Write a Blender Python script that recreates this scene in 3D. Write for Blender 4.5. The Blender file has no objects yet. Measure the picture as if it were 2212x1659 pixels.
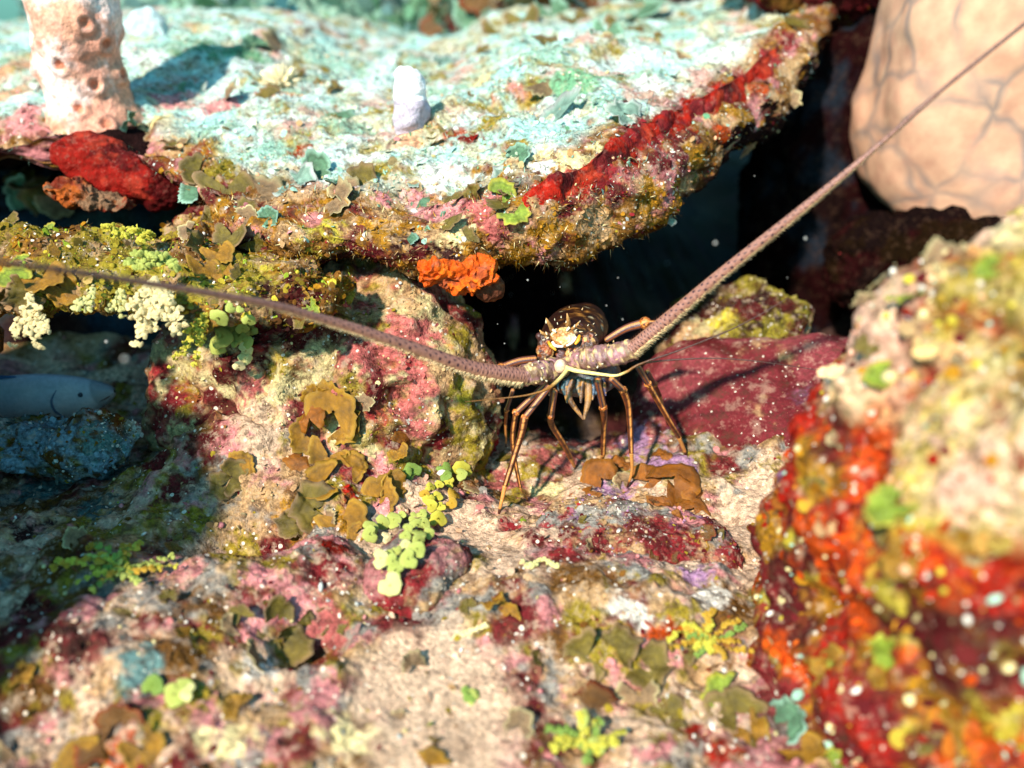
import bpy, math, random
import numpy as np
from mathutils import Vector, Matrix
from mathutils.bvhtree import BVHTree

random.seed(7)
rng = np.random.default_rng(7)
scene = bpy.context.scene
COL = scene.collection

# ------------------------------------------------------------------ camera
PITCH = math.radians(25.0)
CAM = np.array([0.0, 0.0, 0.49])
FPX = 1916.0                       # focal length in pixels of a 2212 x 1659 picture
FWD = np.array([0.0, math.cos(PITCH), -math.sin(PITCH)])
UPV = np.array([0.0, math.sin(PITCH), math.cos(PITCH)])
RGT = np.array([1.0, 0.0, 0.0])
cd = bpy.data.cameras.new('camera')
cam = bpy.data.objects.new('camera', cd)
COL.objects.link(cam)
cam.location = CAM
cam.rotation_euler = (math.radians(90) - PITCH, 0, 0)
cd.sensor_width = 36.0
cd.lens = 36.0 * FPX / 2212.0
cd.clip_start = 0.01
cd.clip_end = 200
cd.dof.use_dof = True
cd.dof.focus_distance = 0.87
cd.dof.aperture_fstop = 2.3
scene.camera = cam

# ------------------------------------------------------------------ light
SUN_TRAVEL = Vector((0.37, 0.68, -0.63)).normalized()     # from upper left behind the camera
sun_from = -SUN_TRAVEL
SUN_EL = math.asin(sun_from.z)
SUN_AZ = math.atan2(sun_from.x, sun_from.y)
w = bpy.data.worlds.new('World')
scene.world = w
w.use_nodes = True
nt = w.node_tree
bg = nt.nodes['Background']
sky = nt.nodes.new('ShaderNodeTexSky')
sky.sky_type = 'NISHITA'
sky.sun_disc = False
sky.sun_elevation = SUN_EL
sky.sun_rotation = SUN_AZ
wm = nt.nodes.new('ShaderNodeMix')
wm.data_type = 'RGBA'
wm.blend_type = 'MULTIPLY'
wm.inputs[0].default_value = 1.0
wm.inputs[7].default_value = (0.35, 0.95, 1.0, 1)          # sea water takes the red out of the daylight
nt.links.new(sky.outputs[0], wm.inputs[6])
nt.links.new(wm.outputs[2], bg.inputs[0])
bg.inputs[1].default_value = 0.15
sd = bpy.data.lights.new('sun', 'SUN')
sd.energy = 5.0
sd.angle = math.radians(2.5)
sd.color = (1.0, 0.90, 0.80)
so = bpy.data.objects.new('sun', sd)
COL.objects.link(so)
so.rotation_euler = SUN_TRAVEL.to_track_quat('-Z', 'Y').to_euler()
so.location = (-1, -1, 3)
scene.view_settings.view_transform = 'Standard'
scene.view_settings.look = 'None'
scene.view_settings.exposure = 0.74
scene.view_settings.gamma = 1.0
scene.cycles.max_bounces = 5
scene.cycles.diffuse_bounces = 3
scene.cycles.glossy_bounces = 2
scene.cycles.transmission_bounces = 2


# ------------------------------------------------------------------ helpers
def P(u, v, d):
    return CAM + d * (RGT * (u - 1106.0) / FPX + UPV * (829.5 - v) / FPX + FWD)


def RAY(u, v):
    r = RGT * (u - 1106.0) / FPX + UPV * (829.5 - v) / FPX + FWD
    return r / np.linalg.norm(r)


def proj(V):
    q = np.asarray(V) - CAM
    d = q @ FWD
    ds = np.where(np.abs(d) < 1e-6, 1e-6, d)
    return 1106 + FPX * (q @ RGT) / ds, 829.5 - FPX * (q @ UPV) / ds, d


def lin(r, g, b):
    f = lambda c: ((c / 255.0 + 0.055) / 1.055) ** 2.4 if c > 10 else c / 255 / 12.92
    return np.array([f(r), f(g), f(b)])


def _hash(ix, iy, iz, seed):
    h = (ix * 374761393 + iy * 668265263 + iz * 2147483647 + seed * 974711) & 0xFFFFFFFF
    h = ((h ^ (h >> 13)) * 1274126177) & 0xFFFFFFFF
    h = ((h ^ (h >> 16)) * 2246822519) & 0xFFFFFFFF
    return ((h ^ (h >> 15)) & 0xFFFFFF) / float(0xFFFFFF)


def vnoise(p, seed=0):
    p = np.asarray(p, float)
    i = np.floor(p).astype(np.int64)
    f = p - i
    f = f * f * f * (f * (f * 6 - 15) + 10)
    x, y, z = i[:, 0], i[:, 1], i[:, 2]
    fx, fy, fz = f[:, 0], f[:, 1], f[:, 2]
    r = 0
    for a in (0, 1):
        wx = fx if a else 1 - fx
        for b in (0, 1):
            wy = fy if b else 1 - fy
            for c in (0, 1):
                wz = fz if c else 1 - fz
                r = r + _hash(x + a, y + b, z + c, seed) * wx * wy * wz
    return r * 2 - 1


ROT3 = np.array([[0.36, 0.48, -0.8], [-0.8, 0.6, 0.0], [0.48, 0.64, 0.6]])


def fbm(p, oct=4, seed=0, gain=0.5):
    p = np.asarray(p, float)
    s, a = 0, 1.0
    for k in range(oct):
        s = s + a * vnoise(p, seed + k * 17)
        p = p @ ROT3.T * 2.03 + 3.1
        a *= gain
    return s


def worley(p, seed=0):
    p = np.asarray(p, float)
    i = np.floor(p).astype(np.int64)
    best = np.full(len(p), 9.0)
    for a in (-1, 0, 1):
        for b in (-1, 0, 1):
            for c in (-1, 0, 1):
                x, y, z = i[:, 0] + a, i[:, 1] + b, i[:, 2] + c
                fx = x + _hash(x, y, z, seed)
                fy = y + _hash(x, y, z, seed + 5)
                fz = z + _hash(x, y, z, seed + 9)
                d = (p[:, 0] - fx) ** 2 + (p[:, 1] - fy) ** 2 + (p[:, 2] - fz) ** 2
                best = np.minimum(best, d)
    return np.sqrt(best)


def make_mesh(name, V, F, cols=None, smooth=True):
    """F: array (n,3) or (n,4), or a list of such arrays"""
    V = np.ascontiguousarray(V, dtype=np.float32)
    if isinstance(F, np.ndarray):
        F = [F]
    F = [np.asarray(f, dtype=np.int32) for f in F if len(f)]
    me = bpy.data.meshes.new(name)
    nl = sum(f.size for f in F)
    npoly = sum(len(f) for f in F)
    me.vertices.add(len(V))
    me.vertices.foreach_set('co', V.ravel())
    me.loops.add(nl)
    me.loops.foreach_set('vertex_index', np.concatenate([f.ravel() for f in F]))
    me.polygons.add(npoly)
    starts, pos = [], 0
    for f in F:
        k = f.shape[1]
        starts.append(pos + np.arange(len(f)) * k)
        pos += f.size
    me.polygons.foreach_set('loop_start', np.concatenate(starts).astype(np.int32))
    if smooth:
        me.polygons.foreach_set('use_smooth', np.ones(npoly, dtype=bool))
    me.update(calc_edges=True)
    if cols is not None:
        c = np.ones((len(V), 4), dtype=np.float32)
        c[:, :cols.shape[1]] = np.clip(cols, 0, 1)
        at = me.attributes.new('Col', 'FLOAT_COLOR', 'POINT')
        at.data.foreach_set('color', c.ravel())
    return me


def link(name, me, mat=None, parent=None, label=None, cat=None, group=None, kind=None):
    o = bpy.data.objects.new(name, me)
    COL.objects.link(o)
    if mat is not None and me is not None and len(me.materials) == 0:
        me.materials.append(mat)
    if parent is not None:
        o.parent = parent
    if label: o['label'] = label
    if cat: o['category'] = cat
    if group: o['group'] = group
    if kind: o['kind'] = kind
    return o


def empty(name, loc, label, cat, group=None):
    o = link(name, None, label=label, cat=cat, group=group)
    o.location = loc
    return o


def child(name, me, mat, parent):
    """mesh given in world coordinates; parent is an Empty (or a child of one) without rotation"""
    o = link(name, me, mat)
    o.parent = parent
    o.matrix_parent_inverse = Matrix.Translation(-parent.location)
    return o


def grid_faces(nu, nv, wrap_v=False):
    i = np.arange(nu - 1)[:, None]
    j = np.arange(nv if wrap_v else nv - 1)[None, :]
    a = i * nv + j
    b = i * nv + (j + 1) % nv
    c = (i + 1) * nv + (j + 1) % nv
    d = (i + 1) * nv + j
    return np.stack([a, b, c, d], -1).reshape(-1, 4)


def vnormals(V, F):
    if F.shape[1] == 4:
        fn = np.cross(V[F[:, 2]] - V[F[:, 0]], V[F[:, 3]] - V[F[:, 1]])
    else:
        fn = np.cross(V[F[:, 1]] - V[F[:, 0]], V[F[:, 2]] - V[F[:, 0]])
    N = np.zeros_like(V)
    for k in range(F.shape[1]):
        for a in range(3):
            N[:, a] += np.bincount(F[:, k], fn[:, a], len(V))
    return N / np.maximum(np.linalg.norm(N, axis=1), 1e-12)[:, None]


_ico = {}


def ico(sub):
    if sub in _ico:
        return _ico[sub]
    t = (1 + 5 ** 0.5) / 2
    V = [(-1, t, 0), (1, t, 0), (-1, -t, 0), (1, -t, 0), (0, -1, t), (0, 1, t), (0, -1, -t), (0, 1, -t), (t, 0, -1), (t, 0, 1), (-t, 0, -1), (-t, 0, 1)]
    F = [(0, 11, 5), (0, 5, 1), (0, 1, 7), (0, 7, 10), (0, 10, 11), (1, 5, 9), (5, 11, 4), (11, 10, 2), (10, 7, 6), (7, 1, 8), (3, 9, 4), (3, 4, 2), (3, 2, 6), (3, 6, 8), (3, 8, 9), (4, 9, 5), (2, 4, 11), (6, 2, 10), (8, 6, 7), (9, 8, 1)]
    V = np.array(V, float)
    V /= np.linalg.norm(V, axis=1)[:, None]
    F = np.array(F)
    for _ in range(sub):
        e = np.concatenate([F[:, [0, 1]], F[:, [1, 2]], F[:, [2, 0]]])
        es = np.sort(e, 1)
        uq, inv = np.unique(es, axis=0, return_inverse=True)
        inv = inv.ravel()
        m = V[uq[:, 0]] + V[uq[:, 1]]
        m /= np.linalg.norm(m, axis=1)[:, None]
        n = len(F)
        a, b, c = inv[:n] + len(V), inv[n:2 * n] + len(V), inv[2 * n:] + len(V)
        V = np.concatenate([V, m])
        F = np.concatenate([np.stack([F[:, 0], a, c], 1), np.stack([F[:, 1], b, a], 1), np.stack([F[:, 2], c, b], 1), np.stack([a, b, c], 1)])
    _ico[sub] = (V, F)
    return V, F


def rotm(rx, ry, rz):
    return np.array(Matrix.Rotation(rz, 3, 'Z') @ Matrix.Rotation(ry, 3, 'Y') @ Matrix.Rotation(rx, 3, 'X'))


def catmull(pts, n):
    pts = np.asarray(pts, float)
    k = len(pts)
    t = np.linspace(0, k - 1, n)
    i = np.clip(np.floor(t).astype(int), 0, k - 2)
    f = (t - i)[:, None]
    p0, p1, p2, p3 = pts[np.maximum(i - 1, 0)], pts[i], pts[i + 1], pts[np.minimum(i + 2, k - 1)]
    return 0.5 * (2 * p1 + (p2 - p0) * f + (2 * p0 - 5 * p1 + 4 * p2 - p3) * f ** 2 + (3 * p1 - p0 - 3 * p2 + p3) * f ** 3)


def tube(pts, rad, nseg=40, nr=10, colf=None, flat=1.0, up=(0, -0.6, 0.8), ringf=None, cap=True, smooth_path=True):
    """swept tube; colf(t, ang, V)->colours; ang 0 is the side that looks along `up`"""
    pts = np.asarray(pts, float)
    rad = np.asarray(rad, float)
    C = catmull(pts, nseg) if smooth_path else pts
    if smooth_path:
        R = np.interp(np.linspace(0, len(rad) - 1, nseg), np.arange(len(rad)), rad)
    else:
        R = rad
        nseg = len(pts)
    T = np.gradient(C, axis=0)
    T /= np.maximum(np.linalg.norm(T, axis=1), 1e-9)[:, None]
    U = np.asarray(up, float)[None, :] - T * (T @ np.asarray(up, float))[:, None]
    U /= np.maximum(np.linalg.norm(U, axis=1), 1e-6)[:, None]
    S = np.cross(T, U)
    ang = np.linspace(0, 2 * np.pi, nr, endpoint=False)
    tt = np.linspace(0, 1, nseg)
    RR = R[:, None] * np.ones(nr)[None, :]
    if ringf is not None:
        RR = RR * ringf(tt[:, None], ang[None, :])
    V = C[:, None, :] + U[:, None, :] * (RR * np.cos(ang))[..., None] * flat + S[:, None, :] * (RR * np.sin(ang))[..., None]
    V = V.reshape(-1, 3)
    F = grid_faces(nseg, nr, True)
    FS = [F]
    if cap:
        V = np.concatenate([V, C[:1] - T[:1] * R[0] * 0.4, C[-1:] + T[-1:] * R[-1] * 0.4])
        a, b = len(V) - 2, len(V) - 1
        j = np.arange(nr)
        FS.append(np.stack([np.full(nr, a), (j + 1) % nr, j], 1))
        o = (nseg - 1) * nr
        FS.append(np.stack([np.full(nr, b), o + j, o + (j + 1) % nr], 1))
    cols = None
    if colf is not None:
        t2 = np.repeat(tt, nr)
        a2 = np.tile(ang, nseg)
        if cap:
            t2 = np.concatenate([t2, [0, 1]])
            a2 = np.concatenate([a2, [0, 0]])
        cols = colf(t2, a2, V)
    return V, FS, cols


def join(parts):
    """parts: list of (V, [F..], cols)"""
    Vs, Fs, Cs, off = [], {}, [], 0
    for V, FS, c in parts:
        if isinstance(FS, np.ndarray): FS = [FS]
        for f in FS:
            Fs.setdefault(f.shape[1], []).append(f + off)
        Vs.append(V)
        Cs.append(np.broadcast_to(np.asarray(c, float), (len(V), 3)))
        off += len(V)
    return np.concatenate(Vs), [np.concatenate(f) for f in Fs.values()], np.concatenate(Cs)


# ------------------------------------------------------------------ materials
def mat_attr(name, rough=0.85, spec=0.04, bump=0.5, bscale=350.0, var=0.35, vscale=220.0, speck=0.0, speck_scale=260.0, speck_col=(0.66, 0.56, 0.44), dark=0.0, sss=0.0, trans=0.0, silt=0.6, silt_scale=75.0, silt_col=(0.44, 0.32, 0.22), dark_col=(0.075, 0.038, 0.022)):
    m = bpy.data.materials.new(name)
    m.use_nodes = True
    n, l = m.node_tree.nodes, m.node_tree.links
    b = n['Principled BSDF']
    at = n.new('ShaderNodeAttribute')
    at.attribute_name = 'Col'
    tc = n.new('ShaderNodeTexCoord')
    nz = n.new('ShaderNodeTexNoise')
    nz.inputs['Scale'].default_value = vscale
    nz.inputs['Detail'].default_value = 2
    nz.inputs['Roughness'].default_value = 0.7
    l.new(tc.outputs['Object'], nz.inputs['Vector'])
    mr = n.new('ShaderNodeMapRange')
    mr.inputs[1].default_value = 0.3
    mr.inputs[2].default_value = 0.7
    mr.inputs[3].default_value = 1 - var
    mr.inputs[4].default_value = 1 + var
    l.new(nz.outputs[0], mr.inputs[0])
    mx = n.new('ShaderNodeVectorMath')
    mx.operation = 'SCALE'
    l.new(at.outputs['Color'], mx.inputs[0])
    l.new(mr.outputs[0], mx.inputs['Scale'])
    col = mx.outputs[0]
    if dark > 0:
        # dusting of pale silt and tufts of dark turf over the crust colours
        n1 = n.new('ShaderNodeTexNoise')
        n1.inputs['Scale'].default_value = silt_scale
        n1.inputs['Detail'].default_value = 5
        n1.inputs['Roughness'].default_value = 0.78
        l.new(tc.outputs['Object'], n1.inputs['Vector'])
        r1 = n.new('ShaderNodeMapRange')
        r1.inputs[1].default_value = 0.53
        r1.inputs[2].default_value = 0.62
        r1.inputs[3].default_value = 0.0
        r1.inputs[4].default_value = silt
        l.new(n1.outputs[0], r1.inputs[0])
        ge = n.new('ShaderNodeNewGeometry')       # silt settles on what faces up
        sz = n.new('ShaderNodeSeparateXYZ')
        l.new(ge.outputs['Normal'], sz.inputs[0])
        rz = n.new('ShaderNodeMapRange')
        rz.inputs[1].default_value = -0.35
        rz.inputs[2].default_value = 0.45
        l.new(sz.outputs[2], rz.inputs[0])
        k1 = n.new('ShaderNodeMath')
        k1.operation = 'MULTIPLY'
        l.new(r1.outputs[0], k1.inputs[0])
        l.new(rz.outputs[0], k1.inputs[1])
        k2 = n.new('ShaderNodeMath')
        k2.operation = 'MULTIPLY'
        l.new(k1.outputs[0], k2.inputs[0])
        l.new(at.outputs['Alpha'], k2.inputs[1])
        m1 = n.new('ShaderNodeMix')
        m1.data_type = 'RGBA'
        l.new(k2.outputs[0], m1.inputs[0])
        l.new(col, m1.inputs[6])
        m1.inputs[7].default_value = (*silt_col, 1)
        r2 = n.new('ShaderNodeMapRange')
        r2.inputs[1].default_value = 0.385
        r2.inputs[2].default_value = 0.475
        r2.inputs[3].default_value = dark
        r2.inputs[4].default_value = 0.0
        l.new(n1.outputs[0], r2.inputs[0])
        m2 = n.new('ShaderNodeMix')
        m2.data_type = 'RGBA'
        kd = n.new('ShaderNodeMath')
        kd.operation = 'MULTIPLY'
        l.new(r2.outputs[0], kd.inputs[0])
        l.new(at.outputs['Alpha'], kd.inputs[1])
        l.new(kd.outputs[0], m2.inputs[0])
        l.new(m1.outputs[2], m2.inputs[6])
        m2.inputs[7].default_value = (*dark_col, 1)
        col = m2.outputs[2]
    if speck > 0:
        vo = n.new('ShaderNodeTexVoronoi')
        vo.inputs['Scale'].default_value = speck_scale
        l.new(tc.outputs['Object'], vo.inputs['Vector'])
        sx = n.new('ShaderNodeSeparateColor')
        l.new(vo.outputs['Color'], sx.inputs[0])
        rr = n.new('ShaderNodeMapRange')          # few cells carry a grain, each of its own size
        rr.inputs[1].default_value = 1 - speck
        rr.inputs[2].default_value = 1.0
        rr.inputs[3].default_value = 0.0
        rr.inputs[4].default_value = 0.6
        l.new(sx.outputs[0], rr.inputs[0])
        gt = n.new('ShaderNodeMath')
        gt.operation = 'LESS_THAN'
        l.new(vo.outputs['Distance'], gt.inputs[0])
        l.new(rr.outputs[0], gt.inputs[1])
        ms = n.new('ShaderNodeMix')
        ms.data_type = 'RGBA'
        ka = n.new('ShaderNodeMath')
        ka.operation = 'MULTIPLY'
        l.new(gt.outputs[0], ka.inputs[0])
        l.new(at.outputs['Alpha'], ka.inputs[1])
        l.new(ka.outputs[0], ms.inputs[0])
        l.new(col, ms.inputs[6])
        ms.inputs[7].default_value = (*speck_col, 1)
        col = ms.outputs[2]
    l.new(col, b.inputs['Base Color'])
    b.inputs['Roughness'].default_value = rough
    b.inputs['Specular IOR Level'].default_value = spec
    if sss > 0:
        b.inputs['Subsurface Weight'].default_value = sss
        b.inputs['Subsurface Radius'].default_value = (0.006, 0.003, 0.0015)
        b.inputs['Subsurface Scale'].default_value = 1.0
    if trans > 0:
        tr = n.new('ShaderNodeBsdfTranslucent')
        l.new(col, tr.inputs[0])
        mm = n.new('ShaderNodeMixShader')
        mm.inputs[0].default_value = trans
        l.new(b.outputs[0], mm.inputs[1])
        l.new(tr.outputs[0], mm.inputs[2])
        l.new(mm.outputs[0], n['Material Output'].inputs[0])
    if bump > 0:
        nb = n.new('ShaderNodeTexNoise')
        nb.inputs['Scale'].default_value = bscale
        nb.inputs['Detail'].default_value = 3
        nb.inputs['Roughness'].default_value = 0.65
        l.new(tc.outputs['Object'], nb.inputs['Vector'])
        bp = n.new('ShaderNodeBump')
        bp.inputs['Strength'].default_value = bump
        bp.inputs['Distance'].default_value = 0.004
        l.new(nb.outputs[0], bp.inputs['Height'])
        l.new(bp.outputs[0], b.inputs['Normal'])
    return m


M_ROCK = mat_attr('encrusted_rock', speck=0.06, dark=0.7, silt=0.5, bump=0.9, bscale=260, var=0.5, vscale=160)
M_FLOOR = mat_attr('rubble_floor', speck=0.07, dark=0.7, silt=0.55, bump=0.9, bscale=260, var=0.5, vscale=170)
M_DARKROCK = mat_attr('shaded_crust', speck=0.0, dark=0.3, silt=0.0, bump=0.9, bscale=260, var=0.4, vscale=160)
M_SMOOTH = mat_attr('coralline_rock', speck=0.03, speck_scale=420, dark=0.5, silt=0.3, silt_scale=55, bump=0.5, bscale=300, var=0.25, rough=0.6)
M_BIT = mat_attr('crumb', bump=0.0, var=0.3, vscale=500)
M_LEAF = mat_attr('alga_blade', speck=0.05, speck_scale=330, dark=0.4, silt=0.12, silt_scale=60, bump=0.35, bscale=200, var=0.28, vscale=120, rough=0.5, spec=0.35, trans=0.25)
M_GREEN = mat_attr('calcareous_green_alga', bump=0.3, bscale=300, var=0.3, vscale=90, dark=0.3, silt=0.2, silt_scale=60, speck=0.03, rough=0.55, trans=0.1)
M_SPONGE = mat_attr('sponge_skin', bump=0.7, bscale=260, var=0.3, vscale=140, rough=0.85, speck=0.0, dark=0.3, silt=0.15, silt_scale=110)
M_SHELL = mat_attr('lobster_shell', bump=0.25, bscale=600, var=0.25, vscale=400, rough=0.42, spec=0.5)
M_FISH = mat_attr('fish_skin', bump=0.1, var=0.12, rough=0.45, spec=0.5)

# colour words (linear albedo)
TAN = lin(168, 132, 92); SAND = lin(206, 172, 142); OLIVE = lin(132, 112, 34); GOLD = lin(170, 118, 30)
BROWN = lin(110, 72, 28); MAROON = lin(88, 26, 28); CRIMSON = lin(140, 40, 44); RED = lin(150, 28, 16); ORANGE = lin(190, 70, 18)
PINK = lin(178, 94, 88); ROSE = lin(206, 130, 128); LILAC = lin(150, 112, 140); GREY = lin(140, 134, 124); WHITE = lin(226, 216, 200)
CREAM = lin(216, 196, 140); YELLOW = lin(196, 176, 60); LIME = lin(150, 170, 50); GREENC = lin(150, 186, 164); SEAGREEN = lin(96, 140, 104)
DARK = lin(50, 26, 24); BLUEGREY = lin(120, 140, 150); TEAL = lin(90, 120, 116); PEACH = lin(226, 168, 128); OFFWHITE = lin(206, 206, 196)


def paint(V, seed, cols, scale, sharp=9.0, biases=None):
    W = []
    for k, c in enumerate(cols):
        s = scale[k] if isinstance(scale, (list, tuple)) else scale
        n = fbm(V * s, 3, seed + 31 * k)
        n = n + 0.22 * vnoise(V * 170, seed + 7 * k) + 0.16 * vnoise(V * 330, seed + 11 * k)
        W.append(n + (biases[k] if biases is not None else 0))
    W = np.array(W)
    W = np.exp(sharp * (W - W.max(0)))
    W /= W.sum(0)
    return np.einsum('kn,kc->nc', W, np.array(cols))


def splat(V, C, centre, r, col, seed=0, soft=0.4, rough=0.6, amount=1.0):
    q = V - np.asarray(centre)
    near = np.einsum('ij,ij->i', q, q) < (r * 2.2) ** 2
    if not near.any():
        return
    Vn = V[near]
    d = np.linalg.norm(q[near], axis=1) / r
    d = d + rough * fbm(Vn * (1.8 / r), 4, seed + 77, 0.6) + 0.3 * vnoise(Vn * 260, seed)
    wgt = np.clip((1.0 - d) / soft, 0, 1)[:, None] * amount
    C[near] = C[near] * (1 - wgt) + np.asarray(col) * wgt


ROCKS = {}          # name -> dict(V,F,N,bvh)


def reg(key, V, F):
    tri = F if F.shape[1] == 3 else np.concatenate([F[:, [0, 1, 2]], F[:, [0, 2, 3]]])
    ROCKS[key] = dict(V=V, F=tri, N=vnormals(V, F), bvh=None, lo=V.min(0), hi=V.max(0))


def bvh_of(key):
    r = ROCKS[key]
    if r['bvh'] is None:
        r['bvh'] = BVHTree.FromPolygons([tuple(v) for v in r['V'].tolist()], [tuple(f) for f in r['F'].tolist()])
    return r['bvh']


def hit(u, v, keys=None):
    o, d = Vector(CAM), Vector(RAY(u, v))
    best = None
    for k in (keys or ROCKS):
        h = bvh_of(k).ray_cast(o, d, 6.0)
        if h[0] is not None and (best is None or h[3] < best[2]):
            best = (np.array(h[0]), np.array(h[1]), h[3], k)
    if best is None:
        return P(u, v, 1.0), np.array([0, -.6, .8]), 1.0, None
    if best[1] @ np.array(d) > 0:
        best = (best[0], -best[1], best[2], best[3])
    return best


def pxsize(p):
    """metres per picture pixel at a point"""
    return float((np.asarray(p) - CAM) @ FWD) / FPX


def displace(V, F, seed, amps):
    """amps: list of (wavelength, amplitude, kind)"""
    N = vnormals(V, F)
    for k, (wl, a, kind) in enumerate(amps):
        if kind == 'f':
            h = fbm(V / wl, 3, seed + k * 101)
        elif kind == 'r':
            h = 0.6 - 2 * np.abs(fbm(V / wl, 3, seed + k * 101))
        else:
            h = 0.75 - 1.5 * worley(V / wl, seed + k * 101)
        V = V + N * (a * h)[:, None]
    return V


STD = [(0.11, 0.022, 'f'), (0.05, 0.008, 'r'), (0.032, 0.005, 'w'), (0.014, 0.0028, 'f'), (0.007, 0.0014, 'f')]


def rock_shape(c, r, rot, seed, sub=6, power=2.6, amps=STD):
    S, F = ico(sub)
    q = np.abs(S)
    k = (q ** power).sum(1) ** (-1.0 / power)
    V = S * k[:, None] * np.asarray(r)
    V = V @ rotm(*rot).T + np.asarray(c)
    V = displace(V, F, seed, amps)
    return V, F


# ================================================================== LARGE STRUCTURE
# ---- seabed: rubble floor
def stretch(a, b, n, lo, hi, m):
    core = np.linspace(a, b, n)
    l = a - np.cumsum(np.linspace(0.004, (a - lo) / m * 2, m))[::-1]
    h = b + np.cumsum(np.linspace(0.004, (hi - b) / m * 2, m))
    return np.concatenate([l, core, h])


gx = stretch(-0.56, 0.46, 500, -6, 6, 40)
gy = stretch(0.30, 1.12, 400, -6, 8, 40)
X, Y = np.meshgrid(gx, gy, indexing='ij')
x, y = X.ravel(), Y.ravel()


def gauss(cx, cy, sx, sy=None, a=1.0):
    sy = sy or sx
    return a * np.exp(-((x - cx) / sx) ** 2 - ((y - cy) / sy) ** 2)


z = np.zeros_like(x)
z += gauss(0.085, 0.60, 0.13, 0.075, 0.040)          # rubble mound in front of the lobster
z += gauss(-0.30, 0.52, 0.16, 0.12, 0.045)
z += gauss(-0.42, 0.66, 0.12, 0.08, 0.035)
z += gauss(-0.17, 0.62, 0.10, 0.05, 0.030)
z -= gauss(-0.24, 0.66, 0.05, 0.03, 0.035)
z -= gauss(-0.16, 0.54, 0.03, 0.025, 0.035)
z -= gauss(-0.33, 0.46, 0.05, 0.03, 0.03)
z += gauss(0.14, 0.80, 0.08, 0.05, 0.010)
z += gauss(-0.25, 0.80, 0.13, 0.09, 0.075)            # skirt of the mound left of the lobster
z += gauss(0.30, 0.90, 0.16, 0.10, 0.03)
z -= 0.10 * np.clip((y - 0.93) / 0.12, 0, 1) * np.clip((0.5 - np.abs(x - 0.12)) / 0.1, 0, 1)      # the hollow goes down behind
z -= gauss(0.05, 0.98, 0.2, 0.1, 0.02)
p2 = np.stack([x, y, z], 1)
fade = np.clip(1.6 - np.hypot(x, y - 0.6) / 1.5, 0.0, 1)
def on_plane(u, v, h=0.015):
    r = RAY(u, v)
    return CAM + r * ((CAM[2] - h) / -r[2])


SANDS = [(1000, 1115, 34), (1045, 1150, 44), (1085, 1190, 46), (1120, 1225, 34), (1080, 1250, 30), (960, 1400, 60), (850, 1440, 70), (800, 1500, 50), (900, 1520, 80), (1000, 1470, 76), (1060, 1540, 70), (960, 1600, 80), (860, 1600, 60), (1640, 1080, 60), (1600, 1130, 40), (1250, 1045, 40)]
sandy = np.zeros_like(x)
for u_, v_, r_ in SANDS:
    c_ = on_plane(u_, v_)
    sandy = np.maximum(sandy, np.exp(-(((x - c_[0]) ** 2 + ((y - c_[1]) * 0.75) ** 2) / (r_ * 0.00042) ** 2)))
sandy = np.clip(sandy * 1.5 + 0.25 * fbm(p2 / 0.02, 2, 14) - 0.1, 0, 1)
calm = np.clip(1 - sandy, 0.15, 1)
z = z + calm * (0.012 * fbm(p2 / 0.10, 3, 3) + 0.0045 * (0.75 - 1.5 * worley(p2 / 0.035, 5)) + 0.0045 * fbm(p2 / 0.022, 3, 8) + 0.0022 * fbm(p2 / 0.008, 3, 11))
V = np.stack([x, y, z], 1)
F = grid_faces(len(gx), len(gy))[:, ::-1]
F = np.ascontiguousarray(F)
FLOOR_V, FLOOR_F = V, F
reg('floor', V, F)

# ---- overhanging ledge: (u, v, depth) of the lower lip and of the upper edge of its face
LIP = [(-900, 360, 1.17), (-400, 345, 1.12), (0, 335, 1.07), (330, 345, 1.04), (480, 445, 0.97), (590, 533, 0.935), (750, 545, 0.915), (900, 553, 0.905), (1050, 560, 0.90), (1180, 560, 0.90), (1310, 538, 0.92), (1440, 458, 0.985), (1560, 355, 1.075), (1660, 262, 1.17), (1730, 152, 1.28), (1775, 60, 1.41), (1810, -40, 1.63), (1840, -120, 1.95)]
EDGE = [(-900, 325, 1.17), (-400, 310, 1.12), (0, 296, 1.07), (330, 312, 1.04), (480, 385, 0.965), (590, 455, 0.92), (750, 478, 0.885), (900, 475, 0.875), (1050, 430, 0.865), (1180, 385, 0.87), (1310, 320, 0.90), (1440, 255, 0.975), (1560, 185, 1.07), (1660, 110, 1.17), (1725, 40, 1.29), (1770, -40, 1.43), (1800, -120, 1.66), (1835, -190, 2.0)]
NS = 470
B = catmull([P(*p) for p in LIP], NS)
T = catmull([P(*p) for p in EDGE], NS)
tl = np.linspace(0, 1, NS)
outw = np.cross(np.gradient(B, axis=0), np.array([0, 0, 1.0]))
outw /= np.linalg.norm(outw, axis=1)[:, None]
prof = []
back = np.array([0, 1.0, 0])
far_y = np.maximum(2.5, T[:, 1] + 0.3)
for f, zz in ((1.0, 0.05), (0.7, 0.085), (0.45, 0.08), (0.25, 0.058), (0.12, 0.028), (0.05, 0.010), (0.018, -0.004)):
    q = T.copy()
    q[:, 1] = T[:, 1] + (far_y - T[:, 1]) * f
    q[:, 0] = T[:, 0] * (1 + 0.05 * f)
    top = np.minimum(T[:, 2] + (zz * np.clip((0.42 - T[:, 2]) / 0.1, 0.1, 1.2) if zz > 0 else zz), 0.46)
    q[:, 2] = top
    prof.append(q)
prof.append(T + outw * 0.006 + np.array([0, 0, -0.016]))
prof.append(0.62 * T + 0.38 * B + outw * 0.022)
prof.append(0.25 * T + 0.75 * B + outw * 0.020)
prof.append(B + outw * 0.004)
in1 = np.clip(tl * 6 - 3.6, 0, 1)[:, None]            # right part: the hollow runs to the left of the lip
inward = np.where(in1 > 0, -outw * in1 + back * (1 - in1), back)
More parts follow.
